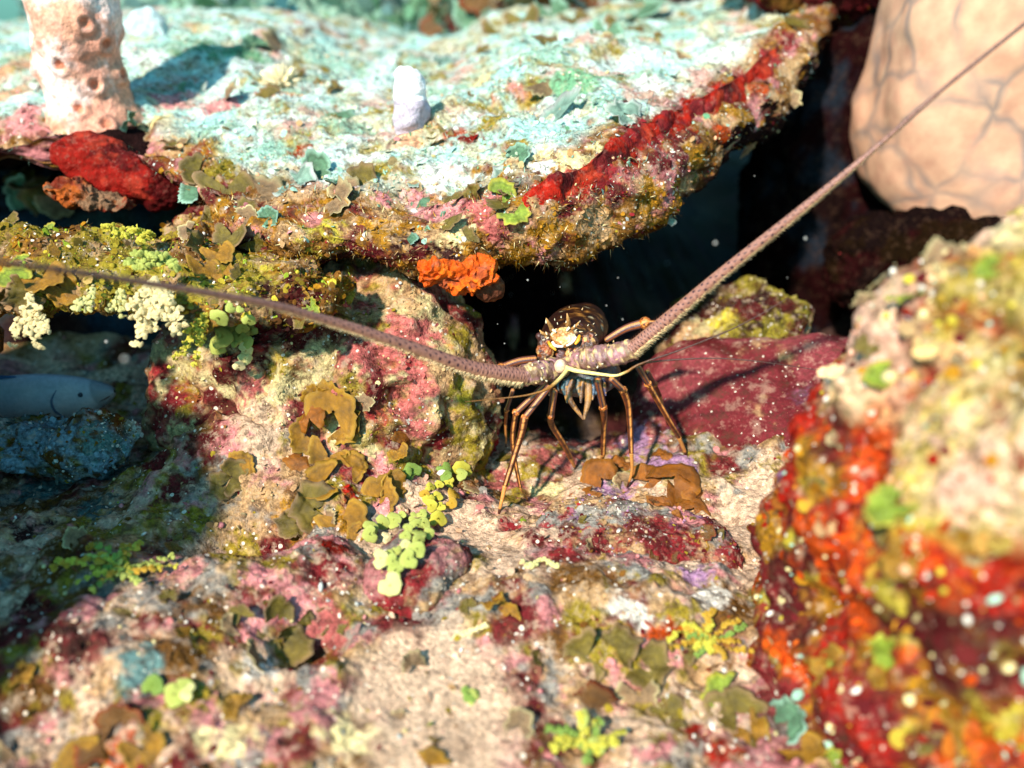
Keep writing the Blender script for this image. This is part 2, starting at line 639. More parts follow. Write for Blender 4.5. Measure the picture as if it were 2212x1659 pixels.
inward = inward / np.linalg.norm(inward, axis=1)[:, None]
for f, dz in ((0.03, -0.004), (0.10, 0.012), (0.22, 0.02), (0.40, -0.01)):
    q = B + inward * f + np.array([0, 0, dz]) * (1 - in1) + np.array([0, 0, -0.25 * f]) * in1
    prof.append(q)
q = B + inward * 0.52
q[:, 2] = 0.10
prof.append(q)
q = B + inward * 0.56
q[:, 2] = -0.12
prof.append(q)
prof = np.array(prof)                                  # (K, NS, 3)
K = prof.shape[0]
tt = np.concatenate([np.linspace(0, 2, 60)[:-1], np.linspace(2, 7, 150)[:-1], np.linspace(7, 11, 110)[:-1], np.linspace(11, 16, 60)])
Vp = np.stack([catmull(prof[:, s], 1601)[np.round(tt / (K - 1) * 1600).astype(int)] for s in range(NS)])   # (NS, nt, 3)
nt_ = Vp.shape[1]
V = Vp.reshape(-1, 3)
F = grid_faces(NS, nt_)
ce = [Vp[0].mean(0), Vp[-1].mean(0)]
# mound on the ledge top
for (u_, v_, d_, r_, a_) in ((1180, 190, 1.22, 0.13, 0.030), (700, 330, 1.05, 0.10, 0.014), (380, 120, 1.5, 0.2, 0.03), (950, 300, 1.12, 0.07, 0.012)):
    c_ = P(u_, v_, d_)
    dd = np.hypot(V[:, 0] - c_[0], V[:, 1] - c_[1]) / r_
    V[:, 2] += a_ * np.exp(-dd ** 2) * (V[:, 2] > 0.25)
nrm = vnormals(V, F)
if nrm[(NS // 2) * nt_ + 100] @ np.array([0, 0, 1]) < 0:
    F = np.ascontiguousarray(F[:, ::-1])
V = displace(V, F, 21, [(0.22, 0.010, 'f'), (0.10, 0.011, 'f'), (0.055, 0.007, 'f'), (0.035, 0.005, 'w'), (0.015, 0.0028, 'f'), (0.007, 0.0013, 'f')])
LEDGE_V, LEDGE_F = V, F
reg('ledge', V, F)

# ---- rock masses: name, centre, radii, rotation, seed, subdivisions, power
SHAPES = {
    'left_mound': dict(c=P(735, 880, 1.05), r=(0.180, 0.17, 0.185), rot=(-0.25, -0.30, 0.1), seed=41, sub=6, power=2.6),
    'left_shelf': dict(c=P(140, 600, 0.86), r=(0.29, 0.06, 0.020), rot=(0.1, 0.05, 0), seed=42, sub=6, power=2.6),
    'shelf_root': dict(c=P(520, 560, 1.00), r=(0.075, 0.12, 0.045), rot=(0, 0.2, 0.1), seed=43, sub=6, power=2.3),
    'purple': dict(c=P(1640, 915, 1.06), r=(0.150, 0.10, 0.085), rot=(0.5, -0.16, -0.25), seed=44, sub=6, power=3.6),
    'behind_purple': dict(c=P(1580, 735, 1.17), r=(0.10, 0.09, 0.06), rot=(0.2, -0.25, -0.1), seed=45, sub=6, power=2.4),
    'front_right': dict(c=P(2290, 1180, 0.67), r=(0.222, 0.15, 0.268), rot=(0.25, -0.16, 0.35), seed=46, sub=6, power=2.7),
    'block': dict(c=P(905, 1255, 0.765), r=(0.040, 0.044, 0.034), rot=(0.25, 0.1, -0.55), seed=47, sub=5, power=3.2),
    'cave_right': dict(c=P(1900, 420, 1.62), r=(0.25, 0.16, 0.36), rot=(0, 0, 0.3), seed=48, sub=5, power=2.6),
    'sponge_foot': dict(c=P(2120, 620, 1.36), r=(0.24, 0.12, 0.10), rot=(0, 0.25, 0), seed=49, sub=6, power=2.3),
    'upper_block': dict(c=np.array([0.56, 1.66, 0.66]), r=(0.24, 0.2, 0.27), rot=(0, 0, 0.2), seed=50, sub=6, power=2.4),  # upper part out of view, added to shade the gap right of the ledge
    'back_reef': dict(c=np.array([0.28, 2.25, 0.42]), r=(0.48, 0.26, 0.34), rot=(0, 0, 0), seed=51, sub=6, power=2.3),
    'back_reef_left': dict(c=np.array([-0.62, 2.45, 0.34]), r=(0.62, 0.3, 0.36), rot=(0, 0, 0), seed=52, sub=6, power=2.3),
    'crevice_back': dict(c=P(100, 760, 1.45), r=(0.5, 0.15, 0.30), rot=(0, 0, 0.1), seed=53, sub=5, power=2.6),
    'outer_left_back': dict(c=np.array([-0.76, 0.72, 0.10]), r=(0.17, 0.22, 0.34), rot=(0, 0, 0.1), seed=57, sub=5, power=2.4),  # out of view, added to keep the left crevice in shade
    'outer_left': dict(c=np.array([-0.675, 0.34, 0.12]), r=(0.165, 0.24, 0.33), rot=(0, 0.1, 0.3), seed=54, sub=5, power=2.4),  # out of view, added to cast shade on the lower left floor
    'crevice_lump': dict(c=P(40, 962, 0.93), r=(0.13, 0.035, 0.023), rot=(0, -0.12, 0.1), seed=58, sub=6, power=2.3),
    'dark_lump': dict(c=P(655, 640, 0.965), r=(0.045, 0.03, 0.035), rot=(0, 0, 0), seed=55, sub=5, power=2.2),
    'rubble_rock': dict(c=P(1380, 1180, 0.83), r=(0.095, 0.05, 0.03), rot=(0.15, 0.1, -0.1), seed=56, sub=6, power=2.4),
}
for k, s in SHAPES.items():
    a = STD
    if k == 'purple':
        a = [(0.10, 0.012, 'f'), (0.035, 0.003, 'f'), (0.012, 0.0010, 'f')]
    if k == 'front_right':
        a = [(0.12, 0.020, 'f'), (0.045, 0.014, 'w'), (0.018, 0.006, 'f')]
    if k.startswith('outer_left'):
        a = [(0.2, 0.05, 'f'), (0.08, 0.03, 'f'), (0.04, 0.012, 'w')]
    if k in ('block', 'rubble_rock'):
        a = [(0.06, 0.006, 'f'), (0.02, 0.003, 'w'), (0.008, 0.0015, 'f')]
    V, F = rock_shape(s['c'], s['r'], s['rot'], s['seed'], s['sub'], s['power'], a)
    reg(k, V, F)

# ---- base colours
COLS = {}
fv = ROCKS['floor']['V']
COLS['floor'] = paint(fv, 100, [TAN, SAND * 0.95, OLIVE * 0.9, MAROON * 1.2, ROSE * 0.75, GREY * 0.8, BROWN * 0.8], [18, 14, 30, 22, 34, 40, 20], biases=[0.10, 0.14, 0.02, 0.04, 0.03, 0.06, 0.02])
SANDW = np.clip((sandy - 0.25 + 0.25 * fbm(FLOOR_V * 45, 3, 19)) / 0.7, 0, 1)
lv, ln = ROCKS['ledge']['V'], ROCKS['ledge']['N']
ctop = paint(lv, 120, [lin(158, 198, 186), lin(190, 208, 198), lin(186, 180, 146), lin(190, 146, 132), OLIVE * 1.1, lin(130, 164, 140)], [16, 20, 24, 22, 28, 20], biases=[0.30, 0.26, 0.08, -0.08, -0.05, 0.05], sharp=7)  # algae mat, its pale cyan raised to paint in blown-out daylight
cfront = paint(lv, 140, [GOLD * 0.7, TAN, BROWN, ROSE * 0.7, MAROON], [26, 30, 22, 30, 26], biases=[0.1, 0.12, 0.1, -0.1, 0])
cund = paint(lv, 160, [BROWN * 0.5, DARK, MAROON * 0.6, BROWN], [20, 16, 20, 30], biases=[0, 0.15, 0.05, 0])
up = np.clip((ln[:, 2] + 0.12 * fbm(lv * 40, 2, 5) - 0.52) / 0.25, 0, 1)[:, None]
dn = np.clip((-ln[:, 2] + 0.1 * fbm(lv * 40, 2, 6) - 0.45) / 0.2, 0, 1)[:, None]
near_edge = np.tile(tt, NS)
up = up * np.clip((5.9 - near_edge + 0.5 * fbm(lv * 22, 3, 7)) / 1.0, 0, 1)[:, None]
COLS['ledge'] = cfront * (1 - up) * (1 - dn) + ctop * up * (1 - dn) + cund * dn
ledge_shade = np.clip((lv[:, 1] - 0.98) / 0.08, 0, 1)[:, None] * (ln[:, 2:3] < 0.1)
COLS['ledge'] = COLS['ledge'] * (1 - ledge_shade) + DARK * 0.35 * ledge_shade  # inside of the ledge coloured near-black to paint in the hollow's shade
PAL = {
    'left_mound': ([TAN, CREAM * 0.75, PINK * 0.85, MAROON, OLIVE, CRIMSON], [20, 24, 22, 20, 26, 30], [0.2, 0.15, 0.02, -0.02, 0.0, -0.1]),
    'left_shelf': ([OLIVE * 0.8, YELLOW * 0.5, BROWN * 0.8, TAN * 0.7, GOLD * 0.6], [24, 26, 20, 30, 30], [0.15, 0.05, 0.15, 0.0, 0.0]),
    'shelf_root': ([OLIVE, GOLD * 0.8, BROWN, TAN, MAROON], [24, 26, 20, 30, 30], [0.1, 0.05, 0.1, 0.05, 0.0]),
    'purple': ([lin(104, 36, 40), lin(118, 50, 54), MAROON * 0.9, LILAC * 0.6, TAN], [12, 14, 12, 18, 30], [0.2, 0.12, 0.1, -0.9, -0.45]),
    'behind_purple': ([MAROON * 0.5, DARK * 0.6, YELLOW * 0.4, TAN * 0.5], [20, 16, 22, 28], [0.15, 0.2, -0.15, -0.15]),
    'front_right': ([RED, CRIMSON * 0.6, ORANGE, GOLD * 0.8, YELLOW * 0.7, MAROON * 0.7], [16, 16, 26, 32, 40, 14], [0.3, 0.1, -0.05, -0.05, -0.10, 0.12]),
    'block': ([MAROON, CRIMSON * 0.7, GREY * 0.7, ROSE * 0.5, TAN], [30, 26, 40, 34, 50], [0.1, 0.05, 0.1, 0.05, 0]),
    'cave_right': ([DARK * 0.2, MAROON * 0.1, lin(24, 30, 38)], [14, 16, 20], None),  # albedo cut to near-black in place of deep shade
    'sponge_foot': ([DARK * 0.15, MAROON * 0.14, BROWN * 0.06], [14, 20, 18], None),  # sunlit rock given a very dark albedo to look shaded
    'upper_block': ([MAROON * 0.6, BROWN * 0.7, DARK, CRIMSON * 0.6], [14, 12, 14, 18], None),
    'back_reef': ([SEAGREEN * 0.45, BROWN * 0.6, TAN * 0.5, MAROON * 0.6, TEAL * 0.45], [9, 10, 12, 10, 8], None),
    'back_reef_left': ([SEAGREEN * 0.8, TEAL * 0.8, lin(60, 110, 120), GREENC * 0.8], [8, 8, 6, 10], None),
    'crevice_back': ([DARK * 0.7, lin(30, 46, 60), TEAL * 0.3], [10, 12, 14], None),  # dark blue tones paint in the dim bluish shade of the crevice
    'outer_left': ([OLIVE, BROWN, TAN, MAROON], [14, 14, 18, 16], None),
    'outer_left_back': ([OLIVE, BROWN, TAN, MAROON], [14, 14, 18, 16], None),
    'crevice_lump': ([BLUEGREY, OFFWHITE * 0.7, TEAL * 0.7, BROWN * 0.7, OLIVE * 0.7], [22, 24, 20, 26, 26], None),
    'dark_lump': ([MAROON * 0.5, DARK, CRIMSON * 0.5], [30, 40, 40], None),
    'rubble_rock': ([MAROON, GREY * 0.8, CRIMSON * 0.8, TAN, LILAC * 0.8], [24, 40, 30, 36, 30], [0.1, 0.1, 0.0, 0.05, 0.0]),
}
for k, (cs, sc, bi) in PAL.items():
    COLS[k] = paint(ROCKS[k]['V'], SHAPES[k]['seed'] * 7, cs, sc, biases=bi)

# the right foreground rock: cream coating on its upper half
V = ROCKS['front_right']['V']
N = ROCKS['front_right']['N']
uu, vv, dd = proj(V)
wgt = np.clip((V[:, 2] - 0.228 - 0.30 * (V[:, 0] - 0.25) + 0.03 * fbm(V * 18, 3, 9)) / 0.02, 0, 1)[:, None]
crm = paint(V, 300, [CREAM * 0.85, YELLOW * 0.85, lin(196, 156, 122), lin(206, 160, 136), RED * 0.8, OLIVE], [14, 13, 16, 16, 22, 18], biases=[0.2, 0.1, 0.22, 0.15, -0.1, -0.08], sharp=6)
COLS['front_right'] = COLS['front_right'] * (1 - wgt) + crm * wgt

# ---- coloured growths seen in the photograph, laid on the rock where they grow: (u, v, radius px, colour)
GROWTH = [
    # red band and its neighbours along the ledge face
    (1180, 410, 42, RED * 0.8), (1240, 395, 48, RED * 0.75), (1300, 372, 44, CRIMSON * 0.9), (1350, 330, 44, RED * 0.7), (1400, 290, 44, CRIMSON * 0.8), (1450, 262, 44, RED * 0.75), (1505, 225, 40, RED * 0.8), (1560, 200, 36, RED * 0.8), (1610, 165, 34, CRIMSON), (1660, 125, 30, CRIMSON * 0.8), (1700, 80, 28, CRIMSON * 0.7),
    (1330, 420, 40, MAROON), (1420, 350, 36, MAROON), (1230, 455, 30, MAROON), (1500, 290, 30, MAROON * 0.9),
    (1280, 480, 60, TAN), (1400, 430, 50, GOLD * 0.8), (1180, 500, 45, GOLD * 0.7), (1500, 340, 40, GOLD * 0.8), (1600, 240, 40, GOLD * 0.7), (1250, 540, 40, BROWN), (1360, 500, 40, BROWN), (1560, 280, 30, ORANGE * 0.6), (1640, 190, 30, ORANGE * 0.6),
    (1240, 350, 40, CREAM), (1170, 340, 30, CREAM), (1290, 320, 26, CREAM),
    (960, 460, 48, ROSE), (1030, 455, 40, PINK), (900, 420, 34, ROSE * 0.9), (1060, 490, 40, PINK * 0.8), (830, 430, 24, ROSE), (985, 500, 42, CREAM), (930, 500, 26, TAN),
    (700, 500, 50, YELLOW * 0.7), (620, 500, 40, TAN), (800, 495, 40, GOLD), (600, 545, 30, BROWN), (700, 540, 40, BROWN), (800, 545, 30, MAROON * 0.8), (860, 530, 26, DARK), (900, 540, 36, MAROON * 0.7), (960, 560, 34, DARK), (1040, 545, 36, BROWN), (1120, 555, 40, GOLD * 0.5), (760, 525, 26, MAROON * 0.8),
    # plateau
    (380, 210, 60, ROSE), (470, 230, 60, ROSE * 0.9), (340, 250, 40, CREAM), (620, 200, 45, PEACH), (560, 170, 40, OLIVE * 1.2), (520, 110, 60, SEAGREEN), (430, 100, 60, SEAGREEN * 0.9), (700, 130, 60, GREENC), (980, 290, 40, ORANGE * 0.5), (890, 300, 40, PEACH * 0.8), (1060, 260, 40, OLIVE), (1150, 110, 90, GREENC), (1240, 170, 70, SEAGREEN * 1.3), (1040, 170, 40, CREAM), (1170, 360, 30, OFFWHITE), (800, 340, 50, OFFWHITE), (1400, 190, 60, OFFWHITE), (1560, 110, 60, OFFWHITE), (950, 380, 60, OFFWHITE), (640, 330, 30, ORANGE * 0.4), (1010, 300, 24, RED * 0.5), (570, 320, 50, GREENC), (480, 370, 40, OLIVE), (420, 340, 40, CRIMSON * 0.6), (20, 200, 60, PEACH * 0.7), (20, 140, 50, PEACH * 0.6), (40, 260, 60, ROSE * 0.8), (80, 340, 50, ROSE * 0.6),
    # mound left of the lobster
    (660, 640, 46, MAROON * 0.5), (610, 700, 46, DARK), (640, 730, 36, MAROON * 0.6), (580, 640, 40, DARK), (530, 740, 40, DARK), (480, 800, 44, MAROON * 0.6), (560, 780, 34, MAROON * 0.6), (740, 600, 44, GOLD * 0.6), (800, 650, 70, TAN), (900, 680, 70, CREAM * 0.65), (960, 740, 50, CREAM * 0.6), (1000, 730, 40, OLIVE), (880, 640, 40, TAN), (960, 655, 26, CRIMSON * 0.7), (1000, 640, 22, MAROON * 0.6), (860, 700, 34, PINK), (790, 660, 22, PINK * 0.8), (730, 660, 20, PINK * 0.7),
    (770, 760, 40, PINK * 0.9), (860, 760, 46, PINK), (920, 740, 50, PINK), (800, 790, 34, PINK), (900, 820, 52, PINK), (880, 880, 42, PINK), (900, 930, 30, PINK), (960, 800, 50, TAN), (820, 850, 40, MAROON), (700, 790, 50, CREAM * 0.6), (640, 830, 40, CREAM * 0.7), (700, 870, 40, MAROON), (580, 860, 60, CREAM * 0.8), (540, 910, 60, SAND * 0.8), (470, 880, 50, MAROON * 0.8), (440, 960, 50, MAROON * 0.8), (380, 870, 46, CRIMSON * 0.7), (340, 920, 40, CRIMSON * 0.6), (560, 960, 50, SAND * 0.8), (930, 960, 46, CRIMSON * 0.55), (960, 930, 30, MAROON * 0.7), (1010, 900, 56, OLIVE), (1040, 840, 46, TAN), (1020, 960, 40, OLIVE), (1000, 850, 34, YELLOW * 0.5), (850, 950, 40, MAROON), (780, 920, 34, TAN),
    (820, 1010, 36, ROSE), (835, 1090, 36, ROSE), (770, 1020, 40, CRIMSON * 0.8), (760, 1060, 24, RED), (900, 1000, 40, OLIVE),
    # floor about the legs
    (1300, 950, 90, PINK * 0.65), (1200, 1000, 60, PINK * 0.6), (1380, 960, 60, LILAC), (1450, 1000, 50, LILAC), (1250, 1040, 50, SAND), (1180, 1060, 40, CREAM), (1320, 1060, 50, LILAC), (1130, 1010, 40, OLIVE), (1050, 1000, 50, OLIVE), (1080, 1050, 40, PINK * 0.7), (1380, 1080, 40, TAN), (1600, 1090, 60, SAND), (1640, 1040, 50, SAND), (1560, 1130, 40, SAND), (1330, 920, 40, lin(120, 50, 56)),
    (1030, 1140, 46, SAND), (1060, 1180, 50, SAND), (1110, 1210, 40, SAND), (990, 1110, 26, SAND), (1100, 1140, 30, CRIMSON), (1170, 1170, 34, MAROON), (1210, 1190, 34, CRIMSON * 0.8), (1290, 1180, 40, MAROON), (1400, 1160, 50, MAROON), (1480, 1180, 40, CRIMSON * 0.6), (1280, 1120, 50, GREY), (1480, 1120, 40, ROSE * 0.8), (1380, 1230, 40, GREY), (1500, 1240, 40, LILAC), (1540, 1290, 40, WHITE * 0.7), (1340, 1300, 30, WHITE * 0.8), (1380, 1330, 30, WHITE * 0.8), (1260, 1340, 40, OLIVE), (1300, 1400, 60, OLIVE * 1.1), (1280, 1280, 40, TAN), (1440, 1370, 40, ORANGE * 0.6), (1440, 1420, 40, ROSE), (1500, 1450, 50, TAN), (1380, 1450, 40, OLIVE), (1480, 1330, 40, OLIVE), (1560, 1400, 34, BROWN), (1480, 1400, 20, MAROON),
    (900, 1440, 80, SAND), (820, 1480, 60, SAND), (1000, 1480, 70, SAND * 0.95), (900, 1560, 80, SAND * 0.95), (1050, 1560, 60, SAND * 0.9), (760, 1420, 60, TAN), (700, 1350, 60, PINK * 0.7), (640, 1300, 50, ROSE * 0.8), (700, 1230, 50, CRIMSON * 0.6), (620, 1180, 50, MAROON), (720, 1180, 44, RED * 0.45), (560, 1240, 40, ROSE), (540, 1340, 50, ROSE), (560, 1440, 40, WHITE * 0.8), (620, 1400, 40, OLIVE), (650, 1110, 60, GOLD * 0.8), (700, 1060, 50, OLIVE), (760, 1130, 40, GOLD * 0.8), (520, 1180, 40, OLIVE), (500, 1050, 50, TAN), (440, 1120, 40, OLIVE), (380, 1060, 40, MAROON), (330, 1000, 40, MAROON), (680, 1500, 50, ROSE * 0.7), (560, 1550, 60, TAN), (760, 1600, 60, CREAM), (480, 1600, 50, CREAM), (250, 1620, 60, ORANGE * 0.6), (180, 1620, 50, GOLD), (330, 1560, 50, OLIVE), (420, 1500, 50, OLIVE), (300, 1450, 50, TEAL), (450, 1380, 40, OLIVE), (1250, 1500, 50, TAN), (1100, 1620, 60, ROSE * 0.7), (1450, 1540, 50, OLIVE), (1420, 1620, 40, ROSE * 0.7), (1560, 1620, 40, RED * 0.8), (1500, 1590, 30, RED * 0.7),
    (60, 930, 60, BLUEGREY), (130, 950, 60, BLUEGREY), (40, 990, 50, BLUEGREY), (220, 960, 40, TEAL), (100, 1060, 60, TEAL * 0.7), (200, 1100, 60, TEAL * 0.6), (60, 1150, 50, DARK), (150, 1200, 60, BROWN * 0.5), (250, 1020, 50, TEAL * 0.8), (60, 1300, 50, MAROON * 0.5), (150, 1400, 60, DARK), (60, 1500, 60, BROWN * 0.5),  # crevice and lower left: blue and dim tones paint in the shade there
    # rocks on the right
    (1520, 700, 50, CREAM * 0.6), (1560, 690, 34, YELLOW * 0.8), (1480, 720, 40, TAN), (1620, 670, 40, MAROON * 0.7), (1690, 1020, 24, LILAC * 0.7),
]
for i, (u, v, r, c) in enumerate(GROWTH):
    h = hit(u, v)
    if h[3] is None: continue
    rr = r * pxsize(h[0])
    rg = 0.35 if i < 24 else 0.6
    if i < 11: rr *= 1.15
    for k in ROCKS:
        if np.any(h[0] < ROCKS[k]['lo'] - 2 * rr) or np.any(h[0] > ROCKS[k]['hi'] + 2 * rr): continue
        splat(ROCKS[k]['V'], COLS[k], h[0], rr, c, seed=i, rough=rg)

SILT = {k: np.ones(len(r['V'])) for k, r in ROCKS.items()}
floor_shade = np.clip((fv[:, 1] - 0.90) / 0.05, 0, 1) * np.clip((fv[:, 0] + 0.12) / 0.05, 0, 1)
SILT['floor'] = (1 - 0.9 * floor_shade) * (1 - 0.5 * SANDW)
sw = (SANDW * (0.85 + 0.15 * vnoise(fv * 150, 4)))[:, None]
COLS['floor'] = COLS['floor'] * (1 - sw) + (SAND * (1 + 0.12 * fbm(fv * 60, 3, 5)[:, None])) * sw
COLS['floor'] = COLS['floor'] * (1 - 0.85 * floor_shade[:, None]) + DARK * 0.5 * 0.85 * floor_shade[:, None]   # floor of the hollow painted dark to stand in for shade
SILT['ledge'] = 1 - ledge_shade[:, 0]  # pale silt left out so the painted shade stays dark
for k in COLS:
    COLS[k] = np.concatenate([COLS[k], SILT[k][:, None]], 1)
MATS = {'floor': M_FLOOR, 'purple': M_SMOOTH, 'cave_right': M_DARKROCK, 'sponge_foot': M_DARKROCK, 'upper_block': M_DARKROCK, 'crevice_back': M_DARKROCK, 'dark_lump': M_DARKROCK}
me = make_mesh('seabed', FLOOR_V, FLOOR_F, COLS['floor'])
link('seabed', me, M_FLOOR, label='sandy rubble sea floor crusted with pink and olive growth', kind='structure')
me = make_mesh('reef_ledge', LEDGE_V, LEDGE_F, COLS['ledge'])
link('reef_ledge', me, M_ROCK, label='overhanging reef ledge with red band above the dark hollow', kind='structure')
META = {
    'left_mound': ('rock', 'tan and pink crusted rock mound left of the lobster', 'rock'),
    'left_shelf': ('rock_shelf', 'thin olive algae-covered rock shelf over the blue crevice', 'rock'),
    'shelf_root': ('rock', 'olive lump of rock hung with round brown blades under the ledge end', 'rock'),
    'purple': ('rock', 'smooth crimson purple rock with the long antenna shadow', 'rock'),
    'behind_purple': ('rock', 'dark maroon rock with yellow crust behind the crimson rock', 'rock'),
    'front_right': ('boulder', 'blurred red and orange boulder with cream top in right foreground', 'rock'),
    'block': ('rock', 'small dusty maroon rock lying on sand under the green alga', 'rock'),
    'cave_right': ('rock', 'rock coloured near-black for shade, deep in the hollow right of the ledge', 'rock'),
    'sponge_foot': ('rock', 'maroon rock darkened for shade, carrying the big peach sponge', 'rock'),
    'upper_block': ('rock', 'brown rock at the top edge, its unseen upper part added to shade the gap', 'rock'),
    'back_reef': ('rock', 'brown green leafy reef rock behind the ledge at the top', 'rock'),
    'back_reef_left': ('rock', 'dim blue green reef rock in the top left corner', 'rock'),
    'crevice_back': ('rock', 'rock at the back of the left crevice, coloured dark blue for shade', 'rock'),
    'outer_left': ('boulder', 'unseen olive brown boulder added at far left to shade the lower left floor', 'rock'),
    'outer_left_back': ('boulder', 'unseen olive brown boulder added beyond the left edge to shade the crevice', 'rock'),
    'crevice_lump': ('rock', 'low pale blue-grey rubble rock in front of the fish on the left', 'rock'),
    'dark_lump': ('rock', 'small dark maroon lump just above the left antenna', 'rock'),
    'rubble_rock': ('rock', 'low maroon and grey speckled rock in front of the lobster', 'rock'),
}
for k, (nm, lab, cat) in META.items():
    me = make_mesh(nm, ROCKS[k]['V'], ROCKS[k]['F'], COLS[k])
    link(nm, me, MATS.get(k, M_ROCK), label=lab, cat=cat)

# ================================================================== ANIMALS AND GROWTHS
def frame_of(n, y):
    """rotation matrix whose z looks along n and whose y leans towards y"""
    n = np.asarray(n, float); n = n / np.linalg.norm(n)
    y = np.asarray(y, float)
    y = y - n * (y @ n)
    if np.linalg.norm(y) < 1e-6:
        y = np.array([1.0, 0, 0]) - n * n[0]
    y = y / np.linalg.norm(y)
    return np.stack([np.cross(y, n), y, n], 1)


def to_view(p):
    q = CAM - np.asarray(p)
    return q / np.linalg.norm(q)


def rvec():
    return rng.normal(size=3)


# ---------------------------------------------------------------- spiny lobster
LOB = empty('spiny_lobster', P(1225, 1000, 0.93), 'spotted brown spiny lobster with long pale antennae standing in the hollow', 'lobster')
SH_DARK = lin(70, 34, 26); SH_BROWN = lin(128, 74, 44); SH_PURPLE = lin(140, 104, 104); SH_PALE = lin(226, 206, 160)
LEG_BLUE = lin(58, 52, 70); LEG_OR = lin(184, 98, 36); LEG_DK = lin(70, 30, 14); LEG_HI = lin(216, 142, 70)

# carapace: rings along the axis from the mouth backwards; body axis runs back, up a little and to the right
A0 = P(1214, 752, 0.872)
ax = np.array([0.24, 0.93, -0.20]); ax /= np.linalg.norm(ax)
sx_ = np.cross(ax, np.array([0, 0, 1.0])); sx_ /= np.linalg.norm(sx_)
ux_ = np.cross(sx_, ax)
stations = [(-0.002, 0.004, 0.006, 0.006), (0.002, 0.003, 0.0165, 0.0135), (0.010, 0.003, 0.0215, 0.018), (0.022, 0.004, 0.0245, 0.021), (0.040, 0.005, 0.027, 0.023), (0.065, 0.006, 0.029, 0.0245), (0.095, 0.006, 0.028, 0.0245), (0.118, 0.005, 0.025, 0.022), (0.122, 0.004, 0.021, 0.018)]
st = np.array(stations)
sti = catmull(st, 60)
ang = np.linspace(0, 2 * np.pi, 48, endpoint=False)
ring = []
for t, oz, hw, hh in sti:
    low = np.where(np.cos(ang) < 0, 0.8, 1.0)
    ring.append(A0 + ax * t + ux_ * oz + sx_[None, :] * (1.1 * hw * np.sin(ang))[:, None] + ux_[None, :] * (hh * np.cos(ang) * low)[:, None])
V = np.concatenate(ring)
F = grid_faces(60, 48, True)
V0 = V.copy()
grv = np.interp(V0 @ ax - A0 @ ax, [0.058, 0.062, 0.066], [0, 1, 0])
V = displace(V, F, 77, [(0.012, 0.0006, 'f'), (0.006, 0.0005, 'w')])
V = V - vnormals(V, F) * (grv * 0.0016)[:, None]
top = ((V - A0) @ ux_)
c = paint(V, 500, [SH_DARK * 0.35, lin(96, 52, 20) * 0.5, SH_DARK * 0.18, lin(160, 106, 46)], [60, 110, 110, 220], biases=[0.25, 0.05, 0.15, -0.25])  # shell albedo lowered to stand in for shade on the carapace
dots = worley(V / 0.016, 91) < 0.14
c[dots] = SH_PALE * 0.7
car = child('carapace', make_mesh('carapace', V, [F], c), M_SHELL, LOB)
# abdomen: six overlapping plates behind
ab = []
for k in range(6):
    t0 = 0.118 + 0.019 * k
    r = 0.0235 - 0.0022 * k
    prof = [(0, 1.0), (0.35, 1.05), (0.8, 1.02), (1.1, 0.9)]
    Vs = []
    for f, m in catmull(prof, 7):
        a2 = np.linspace(0, 2 * np.pi, 24, endpoint=False)
        drop = -2.2 * (t0 + f * 0.019 - 0.118) ** 2 * 10
        Vs.append(A0 + ax * (t0 + f * 0.019) + ux_ * (0.008 + drop * 0.2) + sx_[None] * (r * m * np.sin(a2))[:, None] + ux_[None] * (r * m * 0.85 * np.cos(a2))[:, None])
    Vv = np.concatenate(Vs)
    cc = paint(Vv, 520 + k, [SH_DARK * 0.4, SH_BROWN * 0.2], 80)
    child('abdomen_plate', make_mesh('abdomen_plate', Vv, [grid_faces(7, 24, True)], cc), M_SHELL, LOB)
tf = []
for k in (-2, -1, 0, 1, 2):
    base = A0 + ax * 0.238 - ux_ * 0.055
    dirv = ax * math.cos(k * 0.4) + sx_ * math.sin(k * 0.4) - ux_ * 0.3
    Vv, FS, cc = tube([base, base + dirv * 0.02, base + dirv * 0.045], [0.005, 0.010, 0.007], 10, 10, lambda t, a, V: np.tile(SH_DARK * 0.4, (len(V), 1)), flat=0.2, up=ux_)
    child('tail_fan_lobe', make_mesh('tail_fan_lobe', Vv, FS, cc), M_SHELL, LOB)

# face plate between the eyes
SC = 0.1736
Z = lambda zx, zy: (1056 + zx * SC, 627.2 + zy * SC)


def solid(col):
    return lambda t, a, V: np.tile(np.asarray(col, float), (len(V), 1))


def bar(name, pts, rads, col, parent=LOB, nseg=12, nr=8, mat=None, flat=1.0):
    W = [P(*Z(x_, y_), d) for x_, y_, d in pts]
    px = pxsize(W[0]) * SC
    Vv, FS, cc = tube(W, [r * px for r in rads], nseg, nr, solid(col), flat=flat)
    return child(name, make_mesh(name, Vv, FS, cc), mat or M_SHELL, parent)


# two big horns over the eyes
for pts, rr_ in (([(790, 500, 0.872), (765, 440, 0.862), (735, 390, 0.855), (712, 345, 0.853)], [34, 26, 18, 5]), ([(985, 440, 0.872), (990, 390, 0.862), (982, 340, 0.856), (972, 285, 0.854)], [34, 26, 18, 5]), ([(1040, 480, 0.872), (1085, 440, 0.864), (1125, 390, 0.86)], [24, 18, 5]), ([(720, 560, 0.868), (665, 530, 0.862), (632, 495, 0.86)], [24, 18, 5])):
    bar('horn', pts, rr_, lin(190, 140, 80), nseg=16, nr=10)
